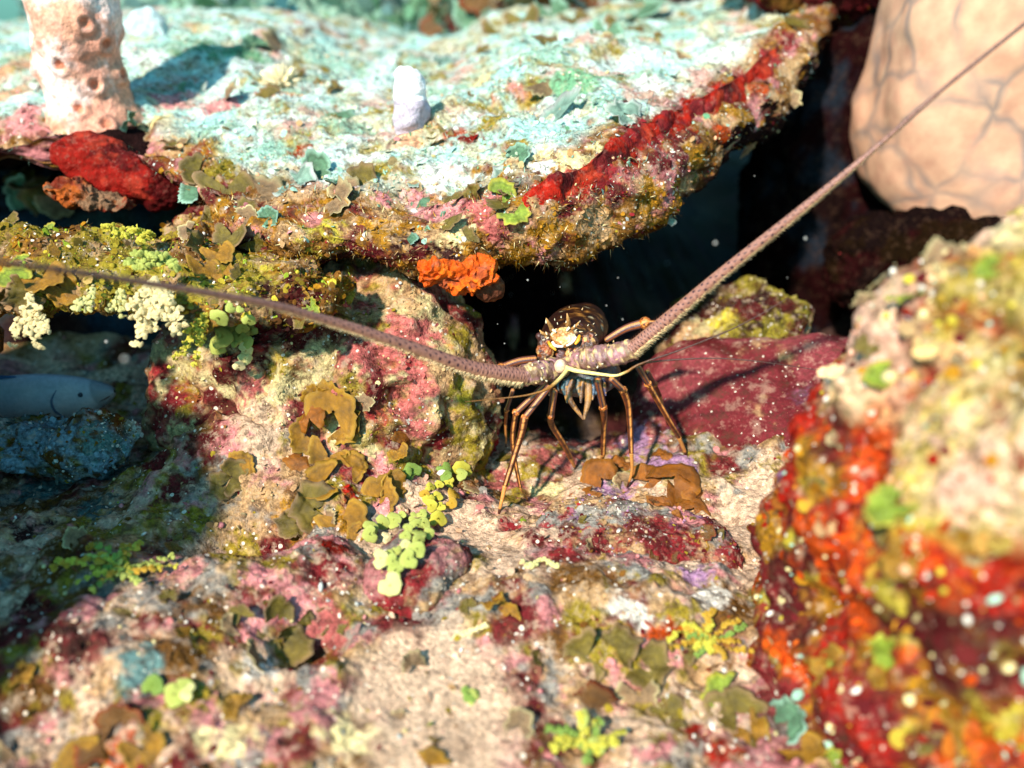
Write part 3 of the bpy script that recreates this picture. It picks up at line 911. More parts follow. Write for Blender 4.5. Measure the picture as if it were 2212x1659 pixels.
# golden mask
S3, F3 = ico(4)
cm = P(*Z(925, 585), 0.866)
Rm = frame_of(to_view(cm) + np.array([0, 0, 0.25]), np.array([0, 0, 1.0]))
Vm = (S3 * np.array([0.0125, 0.0100, 0.006])) @ Rm.T + cm
Vm = displace(Vm, F3, 88, [(0.006, 0.0011, 'f'), (0.0028, 0.0007, 'w')])
cmk = paint(Vm, 540, [lin(214, 176, 110), lin(160, 104, 48), lin(226, 206, 160)], [150, 170, 220])
child('face_plate', make_mesh('face_plate', Vm, F3, cmk), M_SHELL, LOB)
# white ridges round the mask and yellow cheek bars
bar('white_ridge', [(790, 640, 0.862), (830, 690, 0.860), (925, 700, 0.859)], [16, 20, 12], lin(236, 226, 214))
bar('white_ridge', [(965, 690, 0.859), (1020, 660, 0.860), (1055, 625, 0.861), (1085, 580, 0.862)], [12, 16, 20, 14], lin(236, 226, 214))
bar('white_ridge', [(795, 490, 0.862), (835, 520, 0.860)], [18, 12], lin(230, 214, 180))
bar('white_ridge', [(1000, 465, 0.862), (965, 505, 0.860)], [20, 12], lin(230, 214, 180))
bar('cheek_bar', [(740, 640, 0.864), (775, 690, 0.861), (835, 745, 0.860)], [14, 26, 14], lin(222, 156, 40))
bar('cheek_bar', [(1130, 560, 0.866), (1110, 620, 0.863), (1075, 670, 0.861)], [16, 28, 14], lin(222, 156, 40))
# eyes on short stalks
for (zx, zy, d, r, px_) in ((628, 570, 0.872, 46, 700), (1140, 445, 0.885, 36, 1085)):
    ce_ = P(*Z(zx, zy), d)
    rr = r * SC * pxsize(ce_)
    st_ = bar('eye_stalk', [(px_, zy + 20, d + 0.004), (zx, zy, d)], [30, 34], SH_BROWN * 0.8)
    S2, F2 = ico(3)
    Ve = S2 * rr + ce_
    child('eye', make_mesh('eye', Ve, F2, np.tile(lin(70, 40, 36), (len(Ve), 1))), M_SHELL, st_)
# lower face between mask and antenna roots
for (zx, zy, rx, ry, col) in ((900, 790, 60, 110, SH_PURPLE), (1010, 760, 62, 100, SH_PURPLE * 0.9), (1120, 800, 110, 130, lin(120, 100, 90)), (700, 760, 110, 130, lin(110, 84, 66)), (980, 900, 130, 90, lin(140, 110, 100)), (1250, 660, 120, 150, lin(96, 62, 44)), (700, 640, 90, 120, lin(90, 56, 42))):
    c_ = P(*Z(zx, zy), 0.871)
    k_ = SC * pxsize(c_)
    Rm = frame_of(to_view(c_), np.array([0.1, 0, 1.0]))
    Vv = (ico(4)[0] * np.array([rx * k_, ry * k_, 70 * k_])) @ Rm.T + c_
    Vv = displace(Vv, ico(4)[1], int(zx), [(0.006, 0.0012, 'f'), (0.003, 0.0009, 'w')])
    cc = paint(Vv, 560 + int(zx), [col * 0.8, col * 0.4, lin(206, 160, 96), lin(140, 70, 30), SH_DARK * 0.6], [140, 170, 240, 160, 150], biases=[0.15, 0.1, 0.05, 0.05, 0.1])
    child('head_plate', make_mesh('head_plate', Vv, ico(4)[1], cc), M_SHELL, LOB)
# pale round knob below the face
c_ = P(*Z(888, 945), 0.848)
k_ = SC * pxsize(c_)
Vv = ico(4)[0] * np.array([76, 70, 92]) * k_ + c_
child('pale_knob', make_mesh('pale_knob', Vv, ico(4)[1], np.tile(lin(216, 180, 150), (len(Vv), 1))), M_SHELL, LOB)

# spines: one cone mesh, many copies
cone_V, cone_F, cone_c = tube([(0, 0, -0.15), (0, 0, 0.2), (0, 0.03, 0.6), (0, 0.08, 1.0)], [0.30, 0.27, 0.16, 0.03], 8, 8, lambda t, a, V: lin(236, 222, 186) * np.clip(0.55 + t, 0, 1)[:, None], up=(1, 0, 0))
cone_me = make_mesh('spine', cone_V, cone_F, cone_c)
cone_dk = make_mesh('spine_gold', cone_V, cone_F, cone_c * np.array([0.75, 0.55, 0.35]))
cone_me.materials.append(M_SHELL)
cone_dk.materials.append(M_SHELL)


def spine(u, v, d, du, dv, length_px, towards=0.35, me=cone_me, wid=1.0, name='spine'):
    p = P(u, v, d)
    q = P(u + du, v + dv, d)
    dirv = (q - p) / np.linalg.norm(q - p) + to_view(p) * towards
    dirv /= np.linalg.norm(dirv)
    L = length_px * pxsize(p)
    R = frame_of(dirv, np.array([0, 0, 1.0]))
    o = link(name, me, parent=LOB)
    Mx = Matrix.Identity(4)
    for i in range(3):
        for j in range(3):
            Mx[i][j] = R[i, j] * L * (wid if j < 2 else 1)
        Mx[i][3] = p[i]
    o.matrix_parent_inverse = Matrix.Translation(-LOB.location)
    o.matrix_basis = Mx
    return o


for (zx, zy, dx, dy, L, w_) in ((715, 400, -0.1, -1, 90, .8), (770, 450, -0.2, -1, 70, .8), (980, 350, 0, -1, 90, .6), (1000, 405, .2, -1, 60, .8), (720, 545, -.3, -.6, 60, 1), (650, 535, -.5, -.8, 60, .6), (690, 615, -1, .1, 60, .6), (740, 590, -.4, .2, 50, 1), (1060, 455, .4, -.8, 60, 1), (1110, 430, .3, -1, 50, .7), (1130, 400, .3, -1, 50, .5), (1075, 500, .6, -.4, 50, .8), (1130, 515, 1, 0, 70, .5), (855, 420, -.2, -1, 40, 1), (900, 340, 0, -1, 40, 1), (960, 400, .1, -1, 40, 1), (1230, 440, .4, -.6, 40, .7), (1270, 500, .5, -.4, 40, .7), (1000, 215, 0, -1, 34, .9), (1160, 240, .3, -.6, 50, 1), (840, 300, -.2, -1, 34, .8), (930, 260, 0, -1, 36, .8), (1300, 420, .5, -.5, 34, .8), (1330, 560, .5, -.4, 34, .8), (820, 370, -.2, -1, 40, .8), (1060, 330, .2, -1, 40, .8)):
    dep = 0.862 if zy > 380 else 0.875
    if zy < 340 and (zx, zy) not in ((900, 340), (1000, 215), (1160, 240)): continue
    L *= 0.62
    spine(*Z(zx, zy), dep, dx, dy, L * SC, wid=w_, me=cone_me if zy > 330 else cone_dk)


# antennae
def ant_col(t, a, V):
    c0 = lin(146, 100, 86); c1 = lin(176, 132, 92)
    m = (0.5 + 0.5 * np.cos(a))[:, None]
    c = c1 * (1 - m) + c0 * m
    k = np.round(t * 479).astype(int)
    dot = ((k % 8 < 2) & (np.abs(np.abs((a + np.pi) % (2 * np.pi) - np.pi) - 0.55) < 0.16)) & (t < 0.75) & (_hash(k, (a * 3).astype(np.int64), k * 0, 8) > 0.22)
    dot |= ((k % 8 >= 4) & (k % 8 < 6) & (np.abs(a - 0.0) < 0.1)) & (t < 0.6)
    c[dot] = lin(44, 24, 40)
    stripe = np.abs(np.abs((a + np.pi) % (2 * np.pi) - np.pi) - 1.9) < 0.2
    c[stripe] = c[stripe] * 0.7
    f = np.clip((t - 0.6) / 0.3, 0, 1)[:, None]
    return c * (1 - f) + lin(84, 56, 48) * f


def antenna(name, base, flag):
    root = empty(name, P(*base[0][:3]), None, None)
    root.parent = LOB
    root.matrix_parent_inverse = Matrix.Translation(-LOB.location)
    # three thick root segments
    for k in range(len(base) - 1):
        (u0, v0, d0, r0), (u1, v1, d1, r1) = base[k], base[k + 1]
        A, Bq = P(u0, v0, d0), P(u1, v1, d1)
        px = pxsize(A)
        pts = [A, A * 0.7 + Bq * 0.3, A * 0.3 + Bq * 0.7, Bq]
        Vv, FS, cc = tube(pts, [r0 * px, r0 * 1.02 * px, r1 * 1.05 * px, r1 * px], 26, 22, lambda t, a, V: np.zeros((len(V), 3)))
        Vv = displace(Vv, FS[0], 600 + k, [(0.006, 0.0012, 'f'), (0.0035, 0.0012, 'w')])
        cc = paint(Vv, 620 + k + int(u0), [SH_PURPLE * 0.8, lin(160, 112, 116), lin(120, 90, 66), lin(206, 176, 120), lin(90, 60, 50)], [120, 160, 150, 300, 200], biases=[0.15, 0.1, 0.05, 0.02, 0.0])
        child('root_segment', make_mesh('root_segment', Vv, FS, cc), M_SHELL, root)
    W = [P(u, v, d) for u, v, d, r in flag]
    R = [r * 0.86 * pxsize(p) for (u, v, d, r), p in zip(flag, W)]
    n = 480
    Vv, FS, cc = tube(W, R, n, 28, ant_col, ringf=lambda t, a: 1 + 0.015 * np.sin(t * n * 1.05) * np.ones_like(a), up=(0, -0.75, 0.66))
    child('flagellum', make_mesh('flagellum', Vv, FS, cc), M_SHELL, root)
    # comb of short bristles along the lower side
    C = catmull(W, 700)
    Rr = np.interp(np.linspace(0, len(R) - 1, 700), np.arange(len(R)), R)
    Tn = np.gradient(C, axis=0); Tn /= np.linalg.norm(Tn, axis=1)[:, None]
    parts = []
    for i in range(6, 560, 2):
        p = C[i]
        vdir = to_view(p)
        low = -(UPV - Tn[i] * (UPV @ Tn[i])); low /= np.linalg.norm(low)
        for s in range(3 if i < 400 else 2):
            side = low + vdir * rng.uniform(-0.4, 0.9)
            side /= np.linalg.norm(side)
            L = Rr[i] * rng.uniform(0.35, 0.75)
            tip = p + side * (Rr[i] + L) + Tn[i] * L * rng.uniform(0.5, 1.1)
            b0 = p + side * Rr[i] * 0.9
            q1 = np.cross(side, Tn[i]); q1 /= np.linalg.norm(q1)
            wd = Rr[i] * 0.11
            Vt = np.array([b0 - Tn[i] * wd, b0 + Tn[i] * wd, b0 + q1 * wd, tip])
            parts.append((Vt, np.array([[0, 1, 3], [1, 2, 3], [2, 0, 3]]), lin(222, 190, 140) * rng.uniform(0.7, 1.1)))
    for i in range(6, 560, 9):                        # sparser dark bristles above
        p = C[i]
        low = (UPV - Tn[i] * (UPV @ Tn[i])); low /= np.linalg.norm(low)
        L = Rr[i] * 0.5
        b0 = p + low * Rr[i] * 0.9
        tip = p + low * (Rr[i] + L) + Tn[i] * L
        wd = Rr[i] * 0.1
        q1 = np.cross(low, Tn[i])
        parts.append((np.array([b0 - Tn[i] * wd, b0 + Tn[i] * wd, b0 + q1 * wd, tip]), np.array([[0, 1, 3], [1, 2, 3], [2, 0, 3]]), lin(110, 60, 40)))
    Vv, FS, cc = join(parts)
    b = child('bristles', make_mesh('bristles', Vv, FS, cc, smooth=False), M_SHELL, root)
    b['kind'] = 'stuff'
    return root


antenna('antenna', [(1215, 792, 0.872, 22), (1188, 800, 0.858, 24), (1158, 806, 0.846, 24), (1128, 812, 0.838, 22)],
        [(1135, 812, 0.838, 21), (1080, 806, 0.822, 20), (1000, 789, 0.80, 18), (850, 737, 0.75, 15), (700, 690, 0.70, 12), (560, 653, 0.65, 10), (350, 617, 0.585, 9), (150, 586, 0.53, 8.5), (-80, 557, 0.48, 8)])
antenna('antenna', [(1238, 782, 0.872, 24), (1275, 775, 0.860, 26), (1320, 767, 0.850, 24), (1372, 754, 0.838, 22)],
        [(1362, 757, 0.838, 19), (1400, 725, 0.825, 18), (1450, 683, 0.81, 17), (1560, 590, 0.775, 14.5), (1700, 478, 0.735, 12), (1800, 396, 0.71, 9), (1900, 312, 0.69, 6.5), (2040, 190, 0.66, 5.5), (2212, 52, 0.63, 5), (2330, -45, 0.61, 4)])
for (zx, zy) in ((450, 1060), (480, 1110), (580, 1150), (720, 1130), (620, 880), (540, 940), (380, 960), (660, 970), (590, 1020), (700, 850), (1580, 860), (1415, 915), (1235, 950), (1790, 835), (1725, 620), (1700, 780), (1480, 690), (1550, 640), (1300, 880), (1100, 810), (1640, 680), (1350, 960), (660, 1110), (500, 1000)):
    spine(*Z(zx, zy), 0.838, rng.uniform(-1, 1), rng.uniform(-1, 0.4), rng.uniform(26, 46) * SC, towards=1.0, me=cone_me if rng.random() < .6 else cone_dk, wid=1.2)

# antennules: pale jointed stalks that end in thin dark whips
def whip(name, pts, rads, cols):
    W = [P(*p) for p in pts]
    R = [r * pxsize(p) for r, p in zip(rads, W)]
    cs = np.array(cols)
    def cf(t, a, V):
        return np.stack([np.interp(t, np.linspace(0, 1, len(cs)), cs[:, k]) for k in range(3)], 1)
    Vv, FS, cc = tube(W, R, 90, 8, cf)
    return Vv, FS, cc
PY = lin(226, 206, 130); DW = lin(60, 30, 22); OG = lin(150, 100, 40)
a1 = empty('antennule', P(1226, 796, 0.845), None, None); a1.parent = LOB; a1.matrix_parent_inverse = Matrix.Translation(-LOB.location)
Vv, FS, cc = whip('s', [(1222, 793, 0.848), (1246, 801, 0.84), (1302, 809, 0.83), (1332, 811, 0.826), (1358, 801, 0.82)], [5, 5, 3.5, 3, 3], [PY, PY, PY, PY, OG])
child('stalk', make_mesh('stalk', Vv, FS, cc), M_SHELL, a1)
Vv, FS, cc = whip('w', [(1356, 802, 0.82), (1386, 785, 0.815), (1480, 752, 0.80), (1596, 704, 0.785), (1700, 645, 0.77)], [3, 2.4, 1.8, 1.4, 0.8], [OG, DW, DW, DW])
child('whip', make_mesh('whip', Vv, FS, cc), M_SHELL, a1)
Vv, FS, cc = whip('w', [(1356, 802, 0.82), (1400, 783, 0.818), (1530, 774, 0.81), (1640, 781, 0.80), (1770, 800, 0.795)], [3, 2.2, 1.5, 1.1, 0.8], [OG, DW, DW, DW])
child('whip', make_mesh('whip', Vv, FS, cc), M_SHELL, a1)
a2 = empty('antennule', P(1226, 796, 0.845), None, None); a2.parent = LOB; a2.matrix_parent_inverse = Matrix.Translation(-LOB.location)
Vv, FS, cc = whip('s', [(1226, 798, 0.848), (1212, 815, 0.836), (1190, 835, 0.828), (1170, 846, 0.822)], [5, 4.5, 4, 3], [PY, PY * 0.9, OG, OG])
child('stalk', make_mesh('stalk', Vv, FS, cc), M_SHELL, a2)
Vv, FS, cc = whip('w', [(1172, 845, 0.822), (1130, 855, 0.818), (1056, 863, 0.812), (1005, 868, 0.805)], [2.6, 2, 1.4, 0.8], [OG, BROWN, OG * 0.6])
child('whip', make_mesh('whip', Vv, FS, cc), M_SHELL, a2)

# legs: (region pixel, depth) joints; first stretch is the blue thigh, the rest orange with a pale stripe
Q = lambda zx, zy: (960 + zx * 0.3086, 608 + zy * 0.3086)


def thigh_col(t, a, V):
    m = np.abs((a + np.pi) % (2 * np.pi) - np.pi)
    c = np.tile(LEG_BLUE * 0.8, (len(V), 1))
    c[m < 0.5] = LEG_HI * 0.9
    c[(m > 0.9) & (m < 1.3)] = LEG_OR * 0.5
    c[m > 2.2] = LEG_DK
    c[t > 0.9] = LEG_OR * 0.8
    return c


def shin_col(t, a, V):
    m = np.abs((a + np.pi) % (2 * np.pi) - np.pi)
    c = np.tile(LEG_DK * 1.2, (len(V), 1))
    c[m < 0.42] = LEG_HI
    c[(m > 1.2) & (m < 1.7)] = LEG_OR * 0.55
    c[m > 2.0] = LEG_OR * 0.4
    band = np.abs(np.sin(t * 23 + 0.6 * np.sin(t * 9))) < 0.16
    c[band] *= 0.45
    return c * (0.8 + 0.4 * _hash((t * 400).astype(np.int64), (a * 9).astype(np.int64), np.zeros(len(V), np.int64), 3))[:, None]


def foot_col(t, a, V):
    c = np.tile(LEG_HI * 0.85, (len(V), 1))
    c[t > 0.75] = LEG_DK
    return c


def leg(joints, d0, d1, wth=(16, 15), wsh=(14, 9), wft=(8, 4), land=True, thigh=1, shin=None):
    """joints in region pixels; depth runs from the body to the foot, which is set down on the floor"""
    n = len(joints)
    pts2 = [Q(*j) for j in joints]
    if land:
        h = hit(*pts2[-1])
        d1 = float((h[0] - CAM) @ FWD) - 0.002
    ds = np.linspace(0, 1, n) ** 1.0 * (d1 - d0) + d0
    W = [P(u, v, d) for (u, v), d in zip(pts2, ds)]
    px = 0.3086 * pxsize(W[0]) * 1.5
    k = shin or n - 2
    Vv, FS, cc = tube(np.array(W[:thigh + 1]), np.linspace(wth[0], wth[1], thigh + 1) * px, 16, 12, thigh_col, flat=0.85) if thigh + 1 > 1 else None
    root = child('leg', make_mesh('leg', Vv, FS, cc), M_SHELL, LOB)
    # knee joint
    J = W[thigh]
    Vj = ico(3)[0] * wth[1] * 1.22 * px + J
    Vj = displace(Vj, ico(3)[1], 5, [(0.002, 0.0004, 'f')])
    child('knee', make_mesh('knee', Vj, ico(3)[1], paint(Vj, 9, [LEG_OR * 0.8, LEG_DK, LEG_HI], 500)), M_SHELL, root)
    Vv, FS, cc = tube(np.array(W[thigh:k + 1]), np.linspace(wsh[0], wsh[1], k + 1 - thigh) * px, 36, 12, shin_col)
    child('shin', make_mesh('shin', Vv, FS, cc), M_SHELL, root)
    if k < n - 1:
        Vv, FS, cc = tube(np.array(W[k:]), np.linspace(wft[0], wft[1], n - k) * px, 16, 10, foot_col)
        child('foot', make_mesh('foot', Vv, FS, cc), M_SHELL, root)


leg([(715, 715), (500, 920), (478, 1090), (492, 1240), (530, 1440), (588, 1540)], 0.862, 0.86)
leg([(735, 735), (560, 955), (540, 1060), (500, 1190), (425, 1430), (380, 1625)], 0.850, 0.84, wsh=(19, 13), wft=(12, 6))
leg([(480, 760), (435, 900), (428, 1000), (432, 1160)], 0.90, 0.92, wth=(12, 11), wsh=(10, 7), wft=(7, 4))
leg([(770, 760), (745, 940), (750, 1000), (830, 1130), (880, 1230), (915, 1305)], 0.862, 0.86, wth=(18, 16), wsh=(17, 14), wft=(13, 7))
leg([(1070, 690), (1112, 880), (1118, 1000), (1112, 1210), (1092, 1275)], 0.862, 0.86, wth=(20, 18), wsh=(19, 13), wft=(13, 7))
leg([(1165, 680), (1250, 760), (1292, 900), (1308, 1200), (1312, 1330), (1280, 1440)], 0.866, 0.86, wth=(18, 17), wsh=(20, 12), wft=(10, 5), shin=3)
leg([(1350, 590), (1425, 715), (1580, 985), (1640, 1090), (1692, 1210)], 0.875, 0.9, wth=(17, 16), wsh=(16, 11), wft=(12, 8))
leg([(1420, 630), (1470, 720), (1510, 800), (1560, 1000)], 0.93, 0.95, wth=(14, 13), wsh=(12, 9), wft=(8, 4))
leg([(1130, 412), (1270, 330), (1405, 292), (1470, 288), (1560, 285)], 0.90, 0.88, wth=(15, 24), wsh=(15, 12), wft=(10, 7), land=False, thigh=2, shin=3)
leg([(640, 545), (520, 558), (400, 600), (360, 640)], 0.90, 0.89, wth=(20, 16), wsh=(14, 10), wft=(10, 6), land=False, thigh=2, shin=3)
# mouth parts hanging below
for (pts, r, col) in (([(905, 690), (870, 760), (880, 830), (930, 905), (975, 965)], [26, 26, 22, 16, 8], lin(120, 84, 56)), ([(1005, 690), (1010, 770), (1005, 840), (990, 910), (978, 965)], [26, 28, 24, 16, 8], lin(150, 110, 70)), ([(850, 690), (830, 740), (850, 800)], [18, 16, 10], lin(70, 110, 120)), ([(940, 680), (935, 740), (950, 800)], [22, 18, 10], lin(80, 110, 110)), ([(1060, 690), (1070, 740), (1060, 790)], [16, 14, 8], lin(90, 120, 140)), ([(870, 680), (850, 760), (860, 850)], [20, 18, 8], lin(60, 80, 90)), ([(975, 690), (960, 760), (955, 850)], [20, 16, 8], lin(110, 80, 60)), ([(1030, 680), (1045, 750), (1035, 830)], [20, 16, 8], lin(70, 90, 110)), ([(770, 690), (740, 740), (735, 800)], [18, 14, 8], lin(80, 70, 60)), ([(1110, 690), (1120, 740), (1130, 800)], [18, 14, 6], lin(60, 60, 90)), ([(800, 690), (790, 720), (800, 770)], [16, 12, 8], lin(70, 100, 110))):
    W = [P(*Q(*p), 0.872) for p in pts]
    px = 0.3086 * pxsize(W[0])
    def cf(t, a, V, col=col):
        k = paint(V, 5, [col, col * 0.4, lin(170, 120, 60)], [200, 160, 300], biases=[.2, .15, -.1])
        return k
    Vv, FS, cc = tube(W, np.array(r) * px, 26, 12, cf)
    child('mouth_palp', make_mesh('mouth_palp', Vv, FS, cc), M_SHELL, LOB)
# chest under the head from which the legs leave
c_ = P(*Q(960, 640), 0.905)
Vv = (ico(4)[0] * np.array([0.040, 0.035, 0.022])) + c_
child('chest', make_mesh('chest', Vv, ico(4)[1], paint(Vv, 3, [SH_DARK * 0.7, lin(50, 54, 60), SH_BROWN * 0.6, lin(96, 116, 116)], [100, 140, 120, 260], biases=[.2, .0, .15, -.15])), M_SHELL, LOB)

# ---------------------------------------------------------------- sponges
# big peach sponge: lumpy mass with soft cells parted by grey veins
def sponge_veined():
    m = bpy.data.materials.new('veined_sponge')
    m.use_nodes = True
    n, l = m.node_tree.nodes, m.node_tree.links
    b = n['Principled BSDF']
    tc = n.new('ShaderNodeTexCoord')
    ns = n.new('ShaderNodeTexNoise')
    ns.inputs['Scale'].default_value = 9
    ns.inputs['Detail'].default_value = 3
    l.new(tc.outputs['Object'], ns.inputs['Vector'])
    ad = n.new('ShaderNodeMix')
    ad.data_type = 'VECTOR'
    ad.inputs[0].default_value = 0.07
    l.new(tc.outputs['Object'], ad.inputs[4])
    l.new(ns.outputs['Color'], ad.inputs[5])
    vo = n.new('ShaderNodeTexVoronoi')
    vo.feature = 'DISTANCE_TO_EDGE'
    vo.inputs['Scale'].default_value = 14
    l.new(ad.outputs[1], vo.inputs['Vector'])
    r1 = n.new('ShaderNodeMapRange')
    r1.inputs[1].default_value = 0.0
    r1.inputs[2].default_value = 0.12
    r1.inputs[3].default_value = 1
    r1.inputs[4].default_value = 0
    l.new(vo.outputs['Distance'], r1.inputs[0])
    n2 = n.new('ShaderNodeTexNoise')
    n2.inputs['Scale'].default_value = 12
    l.new(tc.outputs['Object'], n2.inputs['Vector'])
    r2 = n.new('ShaderNodeMapRange')
    r2.inputs[1].default_value = 0.30
    r2.inputs[2].default_value = 0.62
    l.new(n2.outputs[0], r2.inputs[0])
    mu = n.new('ShaderNodeMath'); mu.operation = 'MULTIPLY'
    l.new(r1.outputs[0], mu.inputs[0]); l.new(r2.outputs[0], mu.inputs[1])
    n3 = n.new('ShaderNodeTexNoise')
    n3.inputs['Scale'].default_value = 40
    n3.inputs['Detail'].default_value = 4
    l.new(tc.outputs['Object'], n3.inputs['Vector'])
    cr = n.new('ShaderNodeValToRGB')
    cr.color_ramp.elements[0].position = 0.3
    cr.color_ramp.elements[0].color = (*lin(190, 138, 112), 1)
    cr.color_ramp.elements[1].position = 0.7
    cr.color_ramp.elements[1].color = (*lin(210, 164, 132), 1)
    l.new(n3.outputs[0], cr.inputs[0])
    mx = n.new('ShaderNodeMix'); mx.data_type = 'RGBA'
    l.new(mu.outputs[0], mx.inputs[0]); l.new(cr.outputs[0], mx.inputs[6])
    mx.inputs[7].default_value = (*lin(138, 118, 108), 1)
    l.new(mx.outputs[2], b.inputs['Base Color'])
    b.inputs['Roughness'].default_value = 0.8
    b.inputs['Specular IOR Level'].default_value = 0.1
    bp = n.new('ShaderNodeBump')
    bp.inputs['Strength'].default_value = 0.12
    bp.inputs['Distance'].default_value = 0.01
    l.new(vo.outputs['Distance'], bp.inputs['Height'])
    l.new(bp.outputs[0], b.inputs['Normal'])
    return m


V, F = rock_shape(P(2385, 120, 1.30), (0.335, 0.16, 0.30), (0, 0.10, 0.05), 61, 6, 3.6, [(0.2, 0.016, 'f'), (0.07, 0.003, 'f')])
reg('peach', V, F)
link('sponge', make_mesh('sponge', V, F), sponge_veined(), label='huge smooth peach sponge with grey branching veins at the top right', cat='sponge')

# knobbly pillar sponge at the top left
base = hit(185, 300)[0]
hh = np.linspace(0, 1, 140)
th = np.linspace(0, 2 * np.pi, 120, endpoint=False)
HT = 0.30
def prad(h): return np.interp(h, np.linspace(0, 1, 60), catmull([(0.060, 0), (0.055, 0), (0.050, 0), (0.052, 0), (0.056, 0), (0.051, 0), (0.046, 0), (0.046, 0), (0.040, 0), (0.028, 0)], 60)[:, 0])
Hg, Tg = np.meshgrid(hh, th, indexing='ij')
Rg = prad(Hg)
V = np.stack([base[0] + Rg * np.cos(Tg) - 0.012 * np.sin(Hg * 5) - 0.02 * Hg, base[1] + 0.062 + Rg * np.sin(Tg), base[2] - 0.02 + HT * Hg], -1).reshape(-1, 3)
F = np.ascontiguousarray(grid_faces(140, 120, True)[:, ::-1])
if vnormals(V, F)[60 * 120] [0] < 0: F = np.ascontiguousarray(F[:, ::-1])
V = displace(V, F, 65, [(0.06, 0.008, 'f'), (0.035, 0.005, 'f')])
pc = paint(V, 640, [lin(216, 150, 126), lin(236, 210, 200), lin(218, 158, 128)], [14, 16, 20], biases=[0.2, 0.1, 0.1], sharp=7)  # whitish patches paint in caustic light and blown highlights
PS = empty('pillar_sponge', base, 'pale peach pillar sponge with ringed pores at the top left', 'sponge')
pits = [(182, 50), (230, 95), (205, 185), (228, 268), (128, 140), (265, 160), (170, 235)]
bv = BVHTree.FromPolygons([tuple(v) for v in V.tolist()], [tuple(f) for f in F.tolist()])
pit_pts = []
for (u, v) in pits:
    h = bv.ray_cast(Vector(CAM), Vector(RAY(u, v)), 5)
    if h[0] is None: continue
    pit_pts.append((np.array(h[0]), np.array(h[1])))
for p_, n_ in pit_pts:
    d_ = np.linalg.norm(V - p_, axis=1)
    nn = -n_ if n_ @ to_view(p_) < 0 else n_
    V += nn * (0.004 * np.exp(-((d_ - 0.010) / 0.004) ** 2) - 0.004 * np.exp(-(d_ / 0.005) ** 2))[:, None]
    pc[d_ < 0.006] = lin(200, 126, 98)
body = child('pillar', make_mesh('pillar', V, F, pc), M_SPONGE, PS)
# a pale lobed sponge behind it
hb = hit(500, 175)[0]
V, F = rock_shape(hb * 0 + P(318, 140, 1.38), (0.055, 0.04, 0.075), (0, 0.2, 0), 66, 5, 2.2, [(0.05, 0.012, 'f'), (0.02, 0.004, 'w')])
link('sponge', make_mesh('sponge', V, F, paint(V, 650, [lin(206, 226, 222), lin(180, 200, 196)], 20)), M_SPONGE, label='white cyan lobed sponge right behind the pillar sponge', cat='sponge')

# small white tube sponge on the ledge
def urn(name, u, v, hgt_px, rad_px, cols, label, lean=0.0):
    h = hit(u, v)
    px = pxsize(h[0])
    pr = [(0.0, 0.9), (0.15, 1.05), (0.4, 1.0), (0.6, 0.8), (0.75, 0.85), (0.92, 0.75), (1.0, 0.45), (0.9, 0.3), (0.6, 0.25)]
    pr = catmull(pr, 40)
    th = np.linspace(0, 2 * np.pi, 30, endpoint=False)
    V = np.concatenate([np.stack([h[0][0] + r * rad_px * px * np.cos(th) + lean * t * hgt_px * px, h[0][1] + r * rad_px * px * np.sin(th), h[0][2] - 0.008 + t * hgt_px * px + 0 * th], 1) for t, r in pr])
    F = grid_faces(40, 30, True)
    V = displace(V, F, 70, [(0.03, 0.007, 'f'), (0.012, 0.002, 'w')])
    t = np.repeat(pr[:, 0], 30)
    c = np.where((t < 0.5)[:, None], cols[0], cols[1])
    return link(name, make_mesh(name, V, F, c), M_SPONGE, label=label, cat='sponge')


urn('tube_sponge', 888, 268, 125, 36, (lin(190, 176, 190), lin(244, 240, 240)), 'small white tube sponge with lilac foot on the ledge top')

# spiky pale tuft
h = hit(610, 185)
px = pxsize(h[0])
parts = []
for k in range(90):
    d_ = rvec(); d_[2] = abs(d_[2]) + 0.2; d_ /= np.linalg.norm(d_)
    L = rng.uniform(30, 52) * px
    Vv, FS, cc = tube([h[0], h[0] + d_ * L * 0.6, h[0] + d_ * L], [4 * px, 6 * px, 2 * px], 5, 5, solid(lin(240, 222, 180) * rng.uniform(0.8, 1.05)))
    parts.append((Vv, FS, cc))
Vv, FS, cc = join(parts)
t_ = link('tufted_alga', make_mesh('tufted_alga', Vv, FS, cc), M_GREEN, label='round cream spiky tuft standing on the ledge left of the white sponge', cat='alga')

# orange sponge under the ledge
V, F = rock_shape(P(985, 598, 0.862), (0.040, 0.022, 0.020), (0, 0.15, 0), 67, 6, 2.2, [(0.03, 0.010, 'f'), (0.014, 0.005, 'r'), (0.006, 0.0012, 'f')])
link('sponge', make_mesh('sponge', V, F, paint(V, 660, [lin(224, 104, 24), lin(200, 80, 20), lin(150, 70, 40)], [40, 60, 50], biases=[.2, .1, -.1])), M_SPONGE, label='bright orange sponge hanging under the middle of the ledge', cat='sponge')
V, F = rock_shape(P(1055, 618, 0.875), (0.017, 0.012, 0.014), (0, 0.15, 0), 68, 5, 2.2, [(0.015, 0.003, 'f')])
link('sponge', make_mesh('sponge', V, F, paint(V, 665, [lin(120, 66, 40), lin(90, 50, 34)], [90, 120])), M_SPONGE, label='brown fuzzy ball beside the orange sponge under the ledge', cat='sponge')
